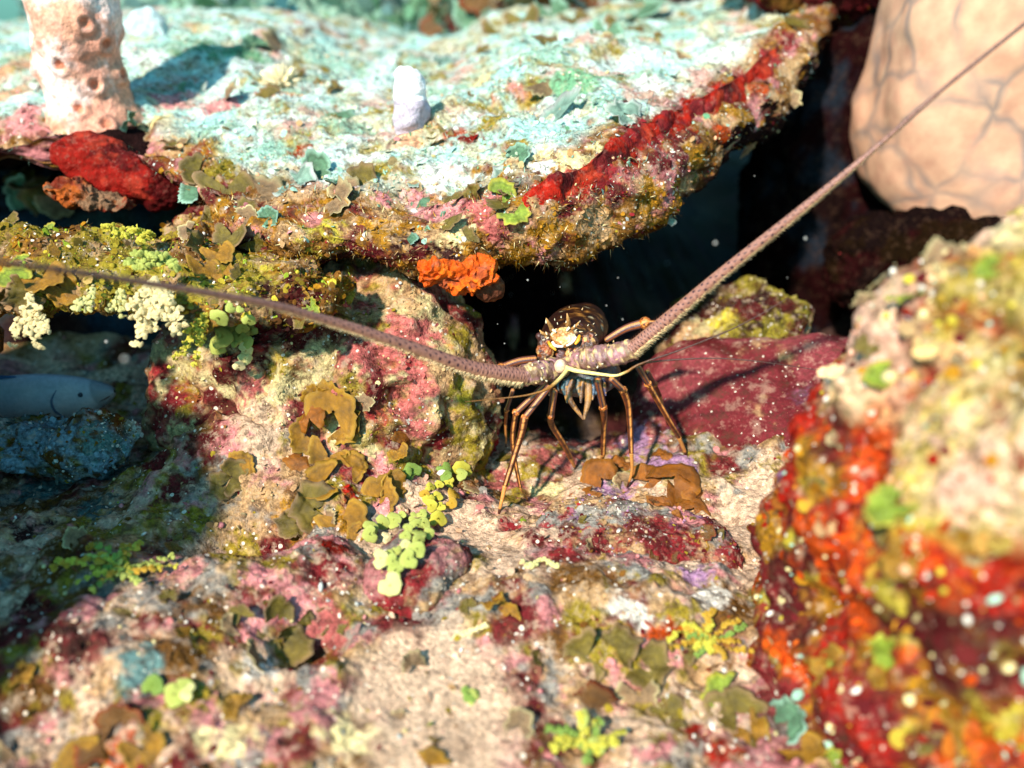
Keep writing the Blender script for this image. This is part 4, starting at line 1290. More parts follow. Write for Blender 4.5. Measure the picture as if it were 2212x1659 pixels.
# red sponge in the left gap
V, F = rock_shape(P(262, 372, 1.05), (0.078, 0.035, 0.026), (0, 0.35, 0), 69, 6, 2.4, [(0.06, 0.012, 'f'), (0.022, 0.003, 'f'), (0.008, 0.001, 'f')])
link('sponge', make_mesh('sponge', V, F, paint(V, 670, [lin(128, 22, 16), lin(80, 14, 16), lin(146, 44, 30)], [24, 20, 30], biases=[.2, .1, 0])), M_SPONGE, label='deep red smooth sponge in the gap below the pillar sponge', cat='sponge')
V, F = rock_shape(P(200, 425, 1.0), (0.050, 0.022, 0.010), (0, 0.25, 0), 71, 6, 2.4, [(0.05, 0.01, 'f'), (0.02, 0.006, 'r'), (0.008, 0.002, 'f')])
link('sponge', make_mesh('sponge', V, F, paint(V, 675, [lin(150, 74, 28), lin(120, 90, 66), lin(110, 40, 26)], [24, 20, 30])), M_SPONGE, label='rusty orange sponge under the deep red one on the left', cat='sponge')

# red crust growing in a band along the ledge face
path = [(1135, 430), (1200, 405), (1260, 385), (1320, 350), (1380, 308), (1440, 275), (1500, 240), (1560, 205), (1615, 165), (1665, 120), (1705, 75)]
pw = np.array([14, 40, 36, 44, 36, 40, 30, 34, 24, 24, 8.0])
W = []
for u, v in path:
    h = hit(u, v + 16, ['ledge'])
    W.append(h[0] - h[1] * 0.003)
RB = empty('encrusting_sponge', W[0], 'deep red encrusting sponge band along the right half of the ledge face', 'sponge')
Vv, FS, cc = tube(W, [q_ * 1.15 * pxsize(p_) for q_, p_ in zip(pw, W)], 260, 56, solid(RED), flat=0.13, up=(0.25, -0.93, 0.25))
Vv = displace(Vv, FS[0], 72, [(0.035, 0.006, 'f'), (0.016, 0.002, 'f'), (0.006, 0.0006, 'f')])
RB.name = 'encrusting_sponge'
child('crust', make_mesh('crust', Vv, FS, paint(Vv, 680, [RED, CRIMSON * 0.6, lin(160, 48, 28), MAROON * 0.7], [26, 30, 40, 26], biases=[.25, .1, -.1, 0])), M_SPONGE, RB)

# ---------------------------------------------------------------- fish in the left crevice
FI = empty('fish', P(60, 905, 0.985), 'pale blue-grey fish resting in the dark left crevice, head to the right', 'fish')
A, Bf = P(-220, 905, 1.04), P(248, 845, 1.0)
axf = (Bf - A) / np.linalg.norm(Bf - A)
Lf = np.linalg.norm(Bf - A)
upf = np.array([0, -0.25, 1.0]); upf -= axf * (upf @ axf); upf /= np.linalg.norm(upf)
sdf = np.cross(axf, upf)
tpr = np.array([(0, 0.010, 0.004), (0.15, 0.022, 0.011), (0.4, 0.036, 0.020), (0.65, 0.036, 0.021), (0.82, 0.028, 0.017), (0.93, 0.017, 0.011), (0.985, 0.008, 0.006), (1.0, 0.002, 0.002)])
rows = []
cc = []
for t, hh_, ww_ in catmull(tpr, 60):
    an = np.linspace(0, 2 * np.pi, 36, endpoint=False)
    rows.append(A + axf * Lf * t + upf[None] * (hh_ * np.cos(an))[:, None] + sdf[None] * (ww_ * np.sin(an))[:, None])
    up_ = np.clip(np.cos(an) * 0.9 + 0.25 + 0.3 * np.sin(t * 40 + an * 3) * 0.3, 0, 1)[:, None]
    cc.append((lin(246, 230, 216) * (1 - up_) + lin(170, 180, 190) * up_) * (1 if t < 0.92 else 0.6))
V = np.concatenate(rows)
child('body', make_mesh('body', V, grid_faces(60, 36, True), np.concatenate(cc)), M_FISH, FI)
gl_ = to_view(A) - axf * (to_view(A) @ axf); gl_ /= np.linalg.norm(gl_)
def fpt(t, h):      # point on the near flank
    hh_ = np.interp(t, tpr[:, 0], tpr[:, 1]); ww_ = np.interp(t, tpr[:, 0], tpr[:, 2])
    s_ = 1 if sdf @ gl_ > 0 else -1
    return A + axf * Lf * t + upf * hh_ * h + sdf * s_ * ww_ * math.sqrt(max(0, 1 - h * h))
Vv, FS, c2 = tube([fpt(0.80, 0.7), fpt(0.765, 0.3), fpt(0.76, -0.2), fpt(0.79, -0.75)], [0.0008, 0.0016, 0.0018, 0.0008], 20, 8, solid(lin(110, 120, 140)))
child('gill_cover', make_mesh('gill_cover', Vv, FS, c2), M_FISH, FI)
Vv, FS, c2 = tube([fpt(0.995, -0.1), fpt(0.97, -0.25), fpt(0.94, -0.3)], [0.0009, 0.0010, 0.0005], 10, 6, solid(lin(110, 60, 40)))
child('mouth', make_mesh('mouth', Vv, FS, c2), M_FISH, FI)
ey = A + axf * Lf * 0.87 + upf * 0.012 - sdf * 0.0135 * np.sign(sdf @ -to_view(A)) 
ey = fpt(0.885, 0.45)
child('eye', make_mesh('eye', ico(3)[0] * 0.0028 + ey, ico(3)[1], np.tile(lin(46, 54, 66), (len(ico(3)[0]), 1))), M_FISH, FI)
pf = A + axf * Lf * 0.62 - upf * 0.012 + to_view(A) * 0.02
Vv, FS, c2 = tube([pf, pf - axf * 0.02 - upf * 0.008 + to_view(A) * 0.004, pf - axf * 0.042 - upf * 0.016 + to_view(A) * 0.006], [0.004, 0.010, 0.006], 12, 12, solid(lin(170, 190, 210)), flat=0.15, up=to_view(A))
child('pectoral_fin', make_mesh('pectoral_fin', Vv, FS, c2), M_FISH, FI)
df = A + axf * Lf * 0.45 + upf * 0.034
Vv, FS, c2 = tube([df - axf * 0.06, df, df + axf * 0.05], [0.006, 0.012, 0.004], 14, 12, solid(lin(60, 100, 150)), flat=0.15, up=sdf)
child('dorsal_fin', make_mesh('dorsal_fin', Vv, FS, c2), M_FISH, FI)
tfn = A - axf * 0.005
Vv, FS, c2 = tube([tfn + axf * .01, tfn - axf * 0.02, tfn - axf * 0.045], [0.006, 0.018, 0.028], 10, 12, solid(lin(80, 110, 150)), flat=0.12, up=sdf)
child('tail_fin', make_mesh('tail_fin', Vv, FS, c2), M_FISH, FI)


# ---------------------------------------------------------------- algae
def fan(seed, spread=3.4, nr=7, ns=31, cup=0.10, ruf=0.05, c_in=OLIVE, c_out=TAN, wob=0.10):
    """fan-shaped blade, base at the origin, growing along +y, z its upper face, unit length"""
    r_ = np.random.default_rng(seed)
    a = np.linspace(-spread / 2, spread / 2, ns)
    ph = r_.uniform(0, 6, 4)
    edge = 1 + wob * 0.5 * r_.normal(size=ns) + wob * np.sin(2 * a + ph[0]) + wob * 0.7 * np.sin(5 * a + ph[1]) + wob * 0.4 * np.sin(9 * a + ph[3])
    rr = np.linspace(0.06, 1, nr + 1)
    V, C = [], []
    for q in rr:
        R = q * edge * 0.5
        X_ = R * np.sin(a)
        Y_ = 0.42 + R * np.cos(a) if spread > 3 else R * 2 * np.cos(a)
        if spread <= 3: X_ = X_ * 2
        Y_ = np.maximum(Y_, -0.1)
        Zz = cup * q * q * np.cos(a * 0.5) + ruf * q * q * np.sin(4 * a + ph[2]) + 0.6 * ruf * q ** 4 * np.sin(11 * a + ph[1]) + 0.02 * r_.normal() * q
        V.append(np.stack([X_, Y_, Zz], 1))
        m = np.clip((q - 0.72) / 0.28, 0, 1) ** 1.5
        C.append(np.tile(c_in * (1 - m) + c_out * m, (ns, 1)) * (1 + 0.22 * np.sin(q * 19 + ph[0]))  * (1 + 0.18 * np.sin(3 * a + ph[3]) + 0.1 * r_.normal(size=ns))[:, None]) 
    V = np.concatenate(V)
    F = grid_faces(nr + 1, ns)
    V2 = V - np.array([0, 0, 0.014])
    n = len(V)
    # rim strip closes the two faces
    rim = np.arange((nr) * ns, (nr + 1) * ns)
    Fr = np.stack([rim[:-1], rim[1:], rim[1:] + n, rim[:-1] + n], 1)
    return np.concatenate([V, V2]), np.concatenate([F, F[:, ::-1] + n, Fr]), np.concatenate([C + [], ]).reshape(-1, 3).repeat(1, 0) if False else np.concatenate([np.concatenate(C), np.concatenate(C) * 0.8])


def place(o, p, R, s, parent=None):
    Mx = Matrix.Identity(4)
    for i in range(3):
        for j in range(3):
            Mx[i][j] = R[i, j] * s
        Mx[i][3] = p[i]
    if parent is not None:
        o.parent = parent
        o.matrix_parent_inverse = Matrix.Translation(-parent.location)
    o.matrix_basis = Mx


FANS = {}
def fan_me(kind, k):
    key = (kind, k)
    if key not in FANS:
        ci, co = {'brown': (lin(144, 82, 10), lin(160, 100, 22)), 'gold': (lin(150, 104, 12), lin(170, 130, 36)), 'olive': (OLIVE * 0.7, TAN * 0.7), 'tan': (TAN * 0.7, CREAM * 0.9), 'sea': (SEAGREEN * 0.8, GREENC * 1.1), 'pale': (GREENC * 0.7, OFFWHITE), 'rust': (BROWN, ORANGE * 0.5), 'lime': (LIME * 0.8, YELLOW)}[kind]
        V, F, C = fan(hash(kind) % 97 + k * 7 + 1 if False else (sum(map(ord, kind)) + k * 7), spread=[4.6, 3.9, 5.2, 2.2][k % 4], ruf=0.03 + 0.03 * (k % 3), wob=0.05 if kind == 'brown' else 0.11, cup=-0.22 if kind == 'brown' else 0.10, c_in=ci, c_out=co)
        me = make_mesh('blade_' + kind, V, F, C)
        me.materials.append(M_LEAF)
        FANS[key] = me
    return FANS[key]


def cluster(name, label, blades, cat='alga'):
    """blades: (u, v, radius px, direction of growth in degrees (0 right, 90 up), kind, tilt)"""
    h0 = hit(blades[0][0], blades[0][1])
    root = empty(name, h0[0], label, cat)
    for i, (u, v, r, ang_, kind, lift) in enumerate(blades):
        h = hit(u, v)
        px = pxsize(h[0])
        p = h[0] + to_view(h[0]) * lift * px
        g = RGT * math.cos(math.radians(ang_)) + UPV * math.sin(math.radians(ang_))
        n_ = to_view(p) * 0.6 + 0.9 * h[1] + 0.3 * rvec()
        R = frame_of(n_, g)
        s = 2 * r * px
        o = link('blade', fan_me(kind, i % 4 if i % 4 != 3 else 0))
        place(o, p - R[:, 1] * s * 0.42, R, s, root)
    return root


cluster('brown_alga', 'glossy brown leafy alga with round blades under the lobster\'s right legs', [
    (1300, 1035, 46, 130, 'brown', 20), (1345, 1010, 34, 60, 'brown', 16), (1400, 1040, 40, 20, 'brown', 14), (1455, 1030, 58, 50, 'brown', 26), (1440, 1075, 44, 300, 'brown', 16), (1425, 985, 26, 60, 'brown', 10), (1500, 1050, 40, 0, 'brown', 22), (1275, 1060, 26, 220, 'brown', 10)])
cluster('brown_alga', 'golden brown upright blade at the right end of the speckled rock', [(1498, 1098, 36, 60, 'brown', 26), (1420, 1085, 24, 100, 'brown', 12), (1470, 1120, 20, 10, 'brown', 8)])
cluster('brown_alga', 'large golden brown alga with curled blades on the tan mound', [
    (720, 890, 60, 70, 'gold', 24), (740, 920, 46, 330, 'gold', 16), (668, 905, 34, 110, 'brown', 34), (660, 940, 40, 200, 'gold', 14), (710, 985, 46, 250, 'gold', 12), (690, 860, 36, 120, 'gold', 14), (650, 985, 36, 230, 'brown', 8), (785, 870, 22, 40, 'tan', 8)])
cluster('brown_alga', 'flat olive gold alga dotted white below the curled golden one', [
    (700, 1040, 50, 200, 'gold', 10), (760, 1010, 36, 30, 'gold', 10), (680, 1100, 56, 180, 'olive', 10), (740, 1120, 50, 300, 'gold', 10), (820, 1075, 44, 40, 'gold', 10), (640, 1130, 40, 200, 'olive', 8), (850, 1050, 34, 60, 'gold', 8), (870, 960, 30, 20, 'brown', 8), (860, 975, 24, 300, 'gold', 8)])
cluster('brown_alga', 'yellow brown round blades hanging at the left end of the ledge', [
    (440, 575, 34, 270, 'gold', 20), (480, 590, 30, 300, 'gold', 14), (425, 530, 34, 200, 'olive', 20), (470, 545, 34, 290, 'gold', 12), (500, 505, 44, 270, 'olive', 20), (545, 520, 30, 300, 'olive', 14), (460, 480, 30, 180, 'olive', 14), (410, 500, 24, 200, 'tan', 12), (530, 470, 26, 20, 'tan', 8)])
cluster('brown_alga', 'broad olive blades at the left edge under the left antenna', [
    (90, 600, 48, 300, 'gold', 30), (60, 630, 44, 220, 'olive', 24), (130, 620, 40, 320, 'gold', 16), (30, 600, 34, 120, 'lime', 16), (20, 640, 36, 200, 'olive', 16)])
cluster('brown_alga', 'pale olive cup blades above the dark gap on the far left', [(70, 390, 56, 250, 'olive', 26), (130, 420, 50, 300, 'tan', 20), (100, 430, 46, 240, 'olive', 16), (50, 420, 40, 200, 'sea', 10)])
cluster('brown_alga', 'broad pale blades overlapping on the ledge left of its nose', [
    (490, 405, 62, 280, 'olive', 14), (560, 420, 60, 10, 'tan', 10), (640, 395, 46, 330, 'pale', 10), (680, 370, 40, 20, 'sea', 10), (430, 370, 44, 220, 'olive', 12), (720, 430, 50, 330, 'tan', 8), (780, 400, 44, 350, 'olive', 8)])
cluster('brown_alga', 'tall translucent green blade at the top edge of the picture', [(1375, 30, 62, 290, 'sea', 20), (1350, 60, 46, 260, 'olive', 12), (1310, 70, 34, 270, 'sea', 20)])
cluster('brown_alga', 'olive blades behind the crest of the ledge at the top', [(1130, 40, 44, 280, 'olive', 16), (1080, 70, 44, 250, 'olive', 12), (1190, 30, 40, 300, 'sea', 12), (1010, 30, 34, 250, 'sea', 10), (1240, 40, 34, 300, 'olive', 8)])
cluster('brown_alga', 'rounded olive brown alga on the left part of the lower floor', [
    (500, 1030, 40, 20, 'olive', 10), (520, 1010, 34, 60, 'gold', 8), (480, 1050, 30, 200, 'olive', 8)])
cluster('brown_alga', 'pale olive leathery blades beside the white patch at lower left', [
    (600, 1330, 40, 60, 'olive', 14), (640, 1350, 50, 300, 'olive', 10), (610, 1400, 60, 270, 'olive', 10), (560, 1420, 44, 220, 'tan', 10), (520, 1330, 26, 120, 'olive', 16), (500, 1350, 24, 200, 'tan', 10)])
cluster('brown_alga', 'orange brown blades in the lower left corner', [(260, 1560, 50, 80, 'rust', 14), (220, 1610, 56, 200, 'rust', 14), (310, 1620, 50, 300, 'gold', 12), (170, 1640, 46, 180, 'gold', 10)])
cluster('brown_alga', 'blurred olive blade clump between rubble and red boulder', [(1590, 1540, 60, 120, 'olive', 20), (1560, 1500, 46, 160, 'lime', 14), (1620, 1580, 46, 300, 'gold', 14), (1700, 1560, 50, 60, 'sea', 20), (1730, 1620, 46, 300, 'gold', 20)])
cluster('brown_alga', 'broad flat olive discs on the right part of the rubble floor', [(1270, 1420, 60, 200, 'olive', 6), (1330, 1400, 50, 40, 'olive', 8), (1400, 1440, 56, 330, 'olive', 8), (1380, 1500, 50, 280, 'tan', 8), (1440, 1530, 40, 300, 'olive', 8)])
cluster('brown_alga', 'two small olive blades right of the small maroon rock', [(1102, 1325, 26, 90, 'gold', 12), (1075, 1300, 16, 30, 'rust', 8), (1010, 1310, 20, 120, 'olive', 10)])
cluster('brown_alga', 'yellow flat blade on the pink part of the ledge face', [(1085, 420, 36, 40, 'lime', 12), (1110, 460, 34, 300, 'lime', 8), (1020, 420, 26, 100, 'olive', 10)])

# calcareous green algae: chains of flat kidney-shaped segments
SEG = {}
def seg_me(key, c):
    if key not in SEG:
        S2, F2 = ico(2)
        V = S2 * np.array([0.58, 0.50, 0.085])
        V[:, :2] *= (1 + 0.10 * np.sin(3 * np.arctan2(V[:, 1], V[:, 0])) + 0.05 * np.sin(7 * np.arctan2(V[:, 1], V[:, 0])))[:, None]
        V[:, 1] -= 0.16 * np.exp(-(V[:, 0] / 0.16) ** 2) * (V[:, 1] > 0.1)
        V = displace(V, F2, len(key), [(0.4, 0.02, 'f')])
        V[:, 2] += 0.10 * np.sin(V[:, 0] * 4 + 1)
        e = np.clip(np.linalg.norm(V[:, :2], axis=1) * 2 - 0.6, 0, 0.4)[:, None]
        me = make_mesh('segment', V, F2, c * (1 - e) + (c * 1.25 + 0.04) * e)
        me.materials.append(M_GREEN)
        SEG[key] = me
    return SEG[key]


GR = {'lime': lin(164, 172, 84), 'yel': lin(186, 176, 60), 'gold': lin(180, 140, 40), 'pale': lin(206, 200, 130), 'cream': lin(226, 206, 150), 'green': lin(116, 142, 60)}


def segments(name, label, segs, lift=10, jit=0.5, group=None):
    h0 = hit(segs[0][0], segs[0][1])
    root = empty(name, h0[0], label, 'alga', group)
    for i, (u, v, r, kind) in enumerate(segs):
        h = hit(u, v)
        px = pxsize(h[0])
        L = lift * (0.6 + 0.8 * rng.random())
        p = h[0] + to_view(h[0]) * L * px
        R = frame_of(to_view(p) + 0.4 * h[1] + jit * 0.5 * rvec(), rvec())
        o = link('segment', seg_me(kind, GR[kind]))
        place(o, p, R, 2.3 * r * pxsize(p) * rng.uniform(0.85, 1.15), root)
    return root


G5 = lambda L: [(640 + a * 0.2314, 992 + b * 0.2314, r * 0.2314, k) for a, b, r, k in L]
segments('green_alga', 'bright green alga of flat round segments trailing over the small rock', G5([
    (1140, 690, 62, 'lime'), (690, 650, 60, 'lime'), (690, 700, 55, 'lime'), (800, 600, 65, 'lime'), (910, 570, 55, 'lime'), (985, 520, 38, 'lime'), (1090, 540, 42, 'lime'), (1170, 520, 50, 'lime'), (1130, 620, 56, 'lime'), (1040, 650, 46, 'lime'), (1140, 760, 60, 'lime'), (1020, 720, 46, 'lime'), (1130, 840, 62, 'lime'), (1020, 800, 52, 'pale'), (1050, 930, 72, 'lime'), (790, 930, 62, 'pale'), (870, 890, 40, 'lime'), (940, 850, 42, 'lime'), (900, 950, 52, 'lime'), (930, 1040, 74, 'lime'), (880, 1170, 88, 'pale'), (840, 730, 42, 'cream'), (1240, 690, 42, 'lime'), (1190, 600, 45, 'lime'), (960, 970, 50, 'lime')]), lift=34)
segments('green_alga', 'yellow green alga of round segments on the bank above the small rock', G5([
    (1320, 560, 72, 'yel'), (1260, 430, 56, 'yel'), (1310, 350, 52, 'yel'), (1200, 540, 46, 'lime'), (1380, 100, 62, 'green'), (1530, 90, 66, 'yel'), (1580, 120, 46, 'yel'), (1540, 140, 50, 'lime'), (1430, 220, 42, 'yel'), (1470, 330, 60, 'gold'), (1450, 410, 42, 'gold'), (1080, 110, 60, 'green'), (1030, 125, 45, 'green'), (1250, 260, 40, 'yel'), (1200, 330, 38, 'gold'), (1330, 240, 40, 'yel'), (1400, 150, 45, 'green'), (1350, 440, 44, 'yel'), (1230, 370, 40, 'yel')]), lift=18)
G2 = lambda L: [(a * 0.2893, 544 + b * 0.2893, r * 0.2893, k) for a, b, r, k in L]
segments('green_alga', 'pale green chain of round segments hanging under the left antenna', G2([
    (1640, 490, 52, 'lime'), (1720, 420, 28, 'lime'), (1790, 430, 24, 'lime'), (1860, 510, 38, 'lime'), (1810, 570, 44, 'lime'), (1880, 580, 38, 'lime'), (1720, 590, 54, 'lime'), (1790, 630, 54, 'lime'), (1660, 640, 68, 'lime'), (1620, 710, 48, 'lime'), (1850, 670, 42, 'lime'), (1835, 735, 40, 'pale'), (1830, 800, 42, 'pale'), (1785, 850, 38, 'cream'), (1565, 540, 30, 'lime'), (1750, 690, 24, 'lime')]), lift=40)


def tuft(name, label, u, v, spread, nb, ns, r, kinds, aspect=0.6):
    """branching clump: strands of flat segments that leave one holdfast along the ground"""
    h0 = hit(u, v)
    root = empty(name, h0[0], label, 'alga')
    for b_ in range(nb):
        a = 2 * math.pi * (b_ + rng.random()) / nb
        L = spread * rng.uniform(0.5, 1.0)
        turn = rng.normal() * 0.5
        uu_, vv_ = u + rng.normal() * spread * 0.15, v + rng.normal() * spread * 0.15 * aspect
        kd = kinds[int(rng.integers(len(kinds)))]
        pts = []
        for k in range(ns):
            f = (k + 0.5) / ns
            aa = a + turn * f
            uu_ += math.cos(aa) * L / ns
            vv_ -= math.sin(aa) * L / ns * aspect
            h = hit(uu_, vv_)
            px = pxsize(h[0])
            p = h[0] + (h[1] * 0.7 + to_view(h[0]) * 0.5 + np.array([0, 0, 0.4])) * px * r * (2.6 * math.sin(f * 2.4) + 0.6)
            pts.append(p)
            R_ = frame_of(to_view(p) * 0.5 + h[1] + 0.35 * rvec(), RGT * math.cos(aa) + UPV * math.sin(aa) + 0.3 * rvec())
            o = link('segment', seg_me(kd, GR[kd]))
            place(o, p, R_, 2.5 * r * px * rng.uniform(0.65, 1.15), root)
        Vv, FS, cc = tube([h0[0]] + pts, [0.10 * r * pxsize(h0[0]) * 2] * (ns + 1), 3 * ns, 5, solid(GR[kd] * 0.6))
        child('stem', make_mesh('stem', Vv, FS, cc), M_GREEN, root)
    return root


def chains(name, label, start, ends, n, r, kind, depth, jit=2.5):
    """beaded strands hanging free from a rim"""
    root = empty(name, P(start[0], start[1], depth), label, 'alga')
    for (u1, v1) in ends:
        for k in range(n):
            t = k / (n - 1)
            u = start[0] + (u1 - start[0]) * t + rng.normal() * jit
            v = start[1] + (v1 - start[1]) * t + rng.normal() * jit
            for sgn in ((-1, 1) if t > 0.25 else (0,)):
                o = link('segment', seg_me(kind, GR[kind]))
                d = depth - 0.012 * t + rng.normal() * 0.002
                p = P(u + sgn * r * 0.75, v + rng.normal() * 1.5, d)
                R = frame_of(to_view(p) + 0.5 * rvec(), rvec())
                place(o, p, R, 2 * r * pxsize(p) * rng.uniform(0.7, 1.1), root)


chains('beaded_alga', 'cream beaded alga fringe at the far left over the blue crevice', (65, 640), [(30, 745), (58, 720), (85, 750), (100, 715)], 11, 7, 'cream', 0.80)
chains('beaded_alga', 'small pair of yellow beaded strands left of the big cream fringe', (200, 625), [(160, 668), (186, 672)], 7, 6, 'pale', 0.80)
chains('beaded_alga', 'yellow beaded strands touching the left side of the big cream fringe', (262, 628), [(238, 672), (266, 678)], 7, 6, 'pale', 0.80)
chains('beaded_alga', 'big cream beaded fringe hanging over the crevice below the left antenna', (335, 605), [(285, 660), (296, 690), (300, 738), (325, 715), (345, 680), (380, 718), (392, 700), (365, 650)], 13, 8, 'cream', 0.79)
chains('beaded_alga', 'drooping olive feathery strands between crevice and mound', (450, 670), [(368, 790), (395, 770), (420, 785), (430, 740), (400, 720)], 14, 5, 'yel', 0.82)
chains('beaded_alga', 'bright yellow feathery alga at the right end of the dark left gap', (330, 505), [(225, 490), (240, 505), (262, 512), (285, 495), (300, 520)], 10, 6, 'yel', 0.86)
chains('beaded_alga', 'yellow feathery tuft above the big cream fringe', (370, 560), [(290, 545), (275, 565), (300, 580), (330, 550), (380, 580)], 12, 7, 'lime', 0.80)
tuft('green_alga', 'blurry green tuft of small segments near the bottom edge', 1255, 1600, 95, 14, 6, 8, ['green', 'lime', 'yel'])
tuft('green_alga', 'olive green tuft beside the dark cleft left of the red boulder', 1525, 1385, 110, 18, 7, 5.5, ['green', 'yel', 'gold'])
tuft('green_alga', 'yellow green tuft in the shaded left part of the floor', 250, 1235, 150, 20, 8, 6, ['green', 'yel', 'lime', 'gold'], 0.45)
segments('green_alga', 'two bright lime discs low on the left of the sand', [(380, 1500, 22, 'lime'), (398, 1485, 18, 'lime'), (330, 1480, 22, 'green'), (405, 1495, 16, 'pale')], lift=16)
segments('green_alga', 'small green sprig on the sand at the bottom centre', [(1018 + rng.uniform(-16, 16), 1500 + rng.uniform(-22, 18), rng.uniform(5, 9), ['green', 'lime'][i % 2]) for i in range(10)], lift=8)
segments('bead_alga', 'short string of pale yellow beads on the maroon rock', [(1130 + 9 * i, 1216 + 6 * math.sin(i), 6, 'pale') for i in range(9)], lift=6)
segments('bead_alga', 'curved string of cream beads on the sand right of the small rock', [(985 + 8 * i, 1375 - 3 * i, 5, 'cream') for i in range(9)], lift=5)


# ---------------------------------------------------------------- loose leafy algae, one by one
def visible_faces(key, margin=60, facing=-0.05):
    r = ROCKS[key]
    V, F, N = r['V'], r['F'], r['N']
    c = V[F].mean(1)
    u, v, d = proj(c)
    n = N[F[:, 0]]
    q = CAM - c
    q /= np.linalg.norm(q, axis=1)[:, None]
    ok = (d > 0.15) & (u > -margin) & (u < 2212 + margin) & (v > -margin) & (v < 1659 + margin) & ((n * q).sum(1) > facing)
    return np.nonzero(ok)[0]


_vf = {}
def sample(key, n, dens=None):
    """random surface points (position, normal), even over the picture and the surface"""
    if key not in _vf:
        f = visible_faces(key)
        r = ROCKS[key]
        V, F = r['V'], r['F'][f]
        cr = np.cross(V[F[:, 1]] - V[F[:, 0]], V[F[:, 2]] - V[F[:, 0]])
        ar = np.linalg.norm(cr, axis=1)
        c = V[F].mean(1)
        q = CAM - c
        dd = np.linalg.norm(q, axis=1)
        q /= dd[:, None]
        cosv = np.abs((cr / np.maximum(ar, 1e-12)[:, None] * q).sum(1))
        _vf[key] = (f, ar * (0.3 + cosv) / dd ** 2, c, r['N'][F[:, 0]])
    f, wgt, c, nrm_ = _vf[key]
    if len(f) == 0:
        return np.zeros((0, 3)), np.zeros((0, 3)), np.zeros(0, int)
    w2 = wgt if dens is None else wgt * dens(c, nrm_)
    if w2.sum() <= 0:
        return np.zeros((0, 3)), np.zeros((0, 3)), np.zeros(0, int)
    idx = rng.choice(len(f), n, p=w2 / w2.sum())
    r = ROCKS[key]
    F = r['F'][f[idx]]
    b = rng.dirichlet((1, 1, 1), n)
    p = (r['V'][F] * b[..., None]).sum(1)
    nn = r['N'][F[:, 0]]
    return p, nn, F[:, 0]


def loose(key, n, kinds, smin, smax, label, group, dens=None, upright=0.5, name='leafy_alga'):
    p, nn, _ = sample(key, n, dens)
    midv = float(np.median(proj(p)[1])) if len(p) else 0
    for i in range(len(p)):
        h = pxsize(p[i])
        s = rng.uniform(smin, smax) ** 1.0
        g = rvec() + np.array([0, 0, 0.5])
        nz = nn[i] * (1 - upright) + upright * (rvec() * 0.6 + np.array([0, -0.4, 0.6]))
        R = frame_of(nz, g)
        R = R @ rotm(-0.5 * rng.random(), 0, 0)
        kd = kinds[rng.integers(len(kinds))]
        uu_, vv_, _d = proj(p[i][None])
        side = 'left' if uu_[0] < 740 else ('middle' if uu_[0] < 1480 else 'right')
        size = 'small' if s < smin + (smax - smin) / 3 else ('large' if s > smin + (smax - smin) * 2 / 3 else 'medium')
        word = {'sea': 'sea-green', 'pale': 'pale cyan', 'tan': 'tan', 'olive': 'olive', 'gold': 'golden', 'rust': 'rust-brown', 'lime': 'lime', 'brown': 'brown'}[kd]
        high = 'upper' if vv_[0] < midv else 'lower'
        o = link(name, fan_me(kd, int(rng.integers(4))), label='%s %s %s, %s %s part' % (size, word, label, high, side), cat='alga', group=group)
        place(o, p[i] + nn[i] * 0.001, R, s)


gl = lambda u0, u1, v0, v1: (lambda c, n: ((lambda t: (t[0] > u0) & (t[0] < u1) & (t[1] > v0) & (t[1] < v1))(proj(c))).astype(float))
loose('ledge', 150, ['sea', 'pale', 'tan', 'olive', 'pale'], 0.014, 0.042, 'scalloped blade on the bright ledge top', 'scalloped blades on the ledge top', gl(-40, 1700, 20, 470), 0.35)
loose('ledge', 60, ['olive', 'tan', 'sea', 'olive'], 0.010, 0.026, 'blade on the front edge of the ledge', 'blades along the ledge front', gl(360, 1050, 380, 520), 0.2)
loose('floor', 60, ['olive', 'gold', 'tan', 'rust', 'olive'], 0.010, 0.024, 'algal blade on the rubble floor', 'small blades on the rubble floor', gl(-40, 1640, 1000, 1700), 0.4)
loose('left_shelf', 40, ['olive', 'gold', 'lime', 'gold'], 0.010, 0.024, 'algal blade on the thin left shelf', 'blades on the left shelf', None, 0.4)
loose('front_right', 46, ['gold', 'lime', 'olive', 'tan'], 0.012, 0.030, 'blurred blade on the red foreground boulder', 'blades on the red boulder', None, 0.3)
loose('back_reef', 30, ['sea', 'olive', 'sea', 'rust'], 0.04, 0.10, 'dim blade on the reef behind the ledge', 'blades on the reef behind', None, 0.4)
loose('rubble_rock', 12, ['olive', 'rust', 'gold'], 0.008, 0.016, 'blade on the speckled rock before the lobster', 'tiny blades on the speckled rock', None, 0.4)

# ---------------------------------------------------------------- what nobody could count: crumbs, turf, hairs
def scatter_mesh(items):
    """items: list of (template V, template F, positions, rotations(n,3,3), sizes(n,3), colours(n,3))"""
    Vs, Fs, Cs, off = [], [], [], 0
    for TV, TF, p, R, s, c in items:
        n = len(p)
        if n == 0: continue
        V = np.einsum('nij,nkj->nki', R, TV[None] * s[:, None, :]) + p[:, None, :]
        F = TF[None] + (np.arange(n) * len(TV))[:, None, None] + off
        Vs.append(V.reshape(-1, 3)); Fs.append(F.reshape(-1, TF.shape[1])); Cs.append(np.repeat(c, len(TV), 0))
        off += n * len(TV)
    return np.concatenate(Vs), np.concatenate(Fs), np.concatenate(Cs)


def rand_frames(nn, tilt):
    n = len(nn)
    z = nn + tilt * rng.normal(size=(n, 3))
    z /= np.linalg.norm(z, axis=1)[:, None]
    a = rng.normal(size=(n, 3))
    y = a - z * (a * z).sum(1)[:, None]
    y /= np.linalg.norm(y, axis=1)[:, None]
    x_ = np.cross(y, z)
    return np.stack([x_, y, z], 2)


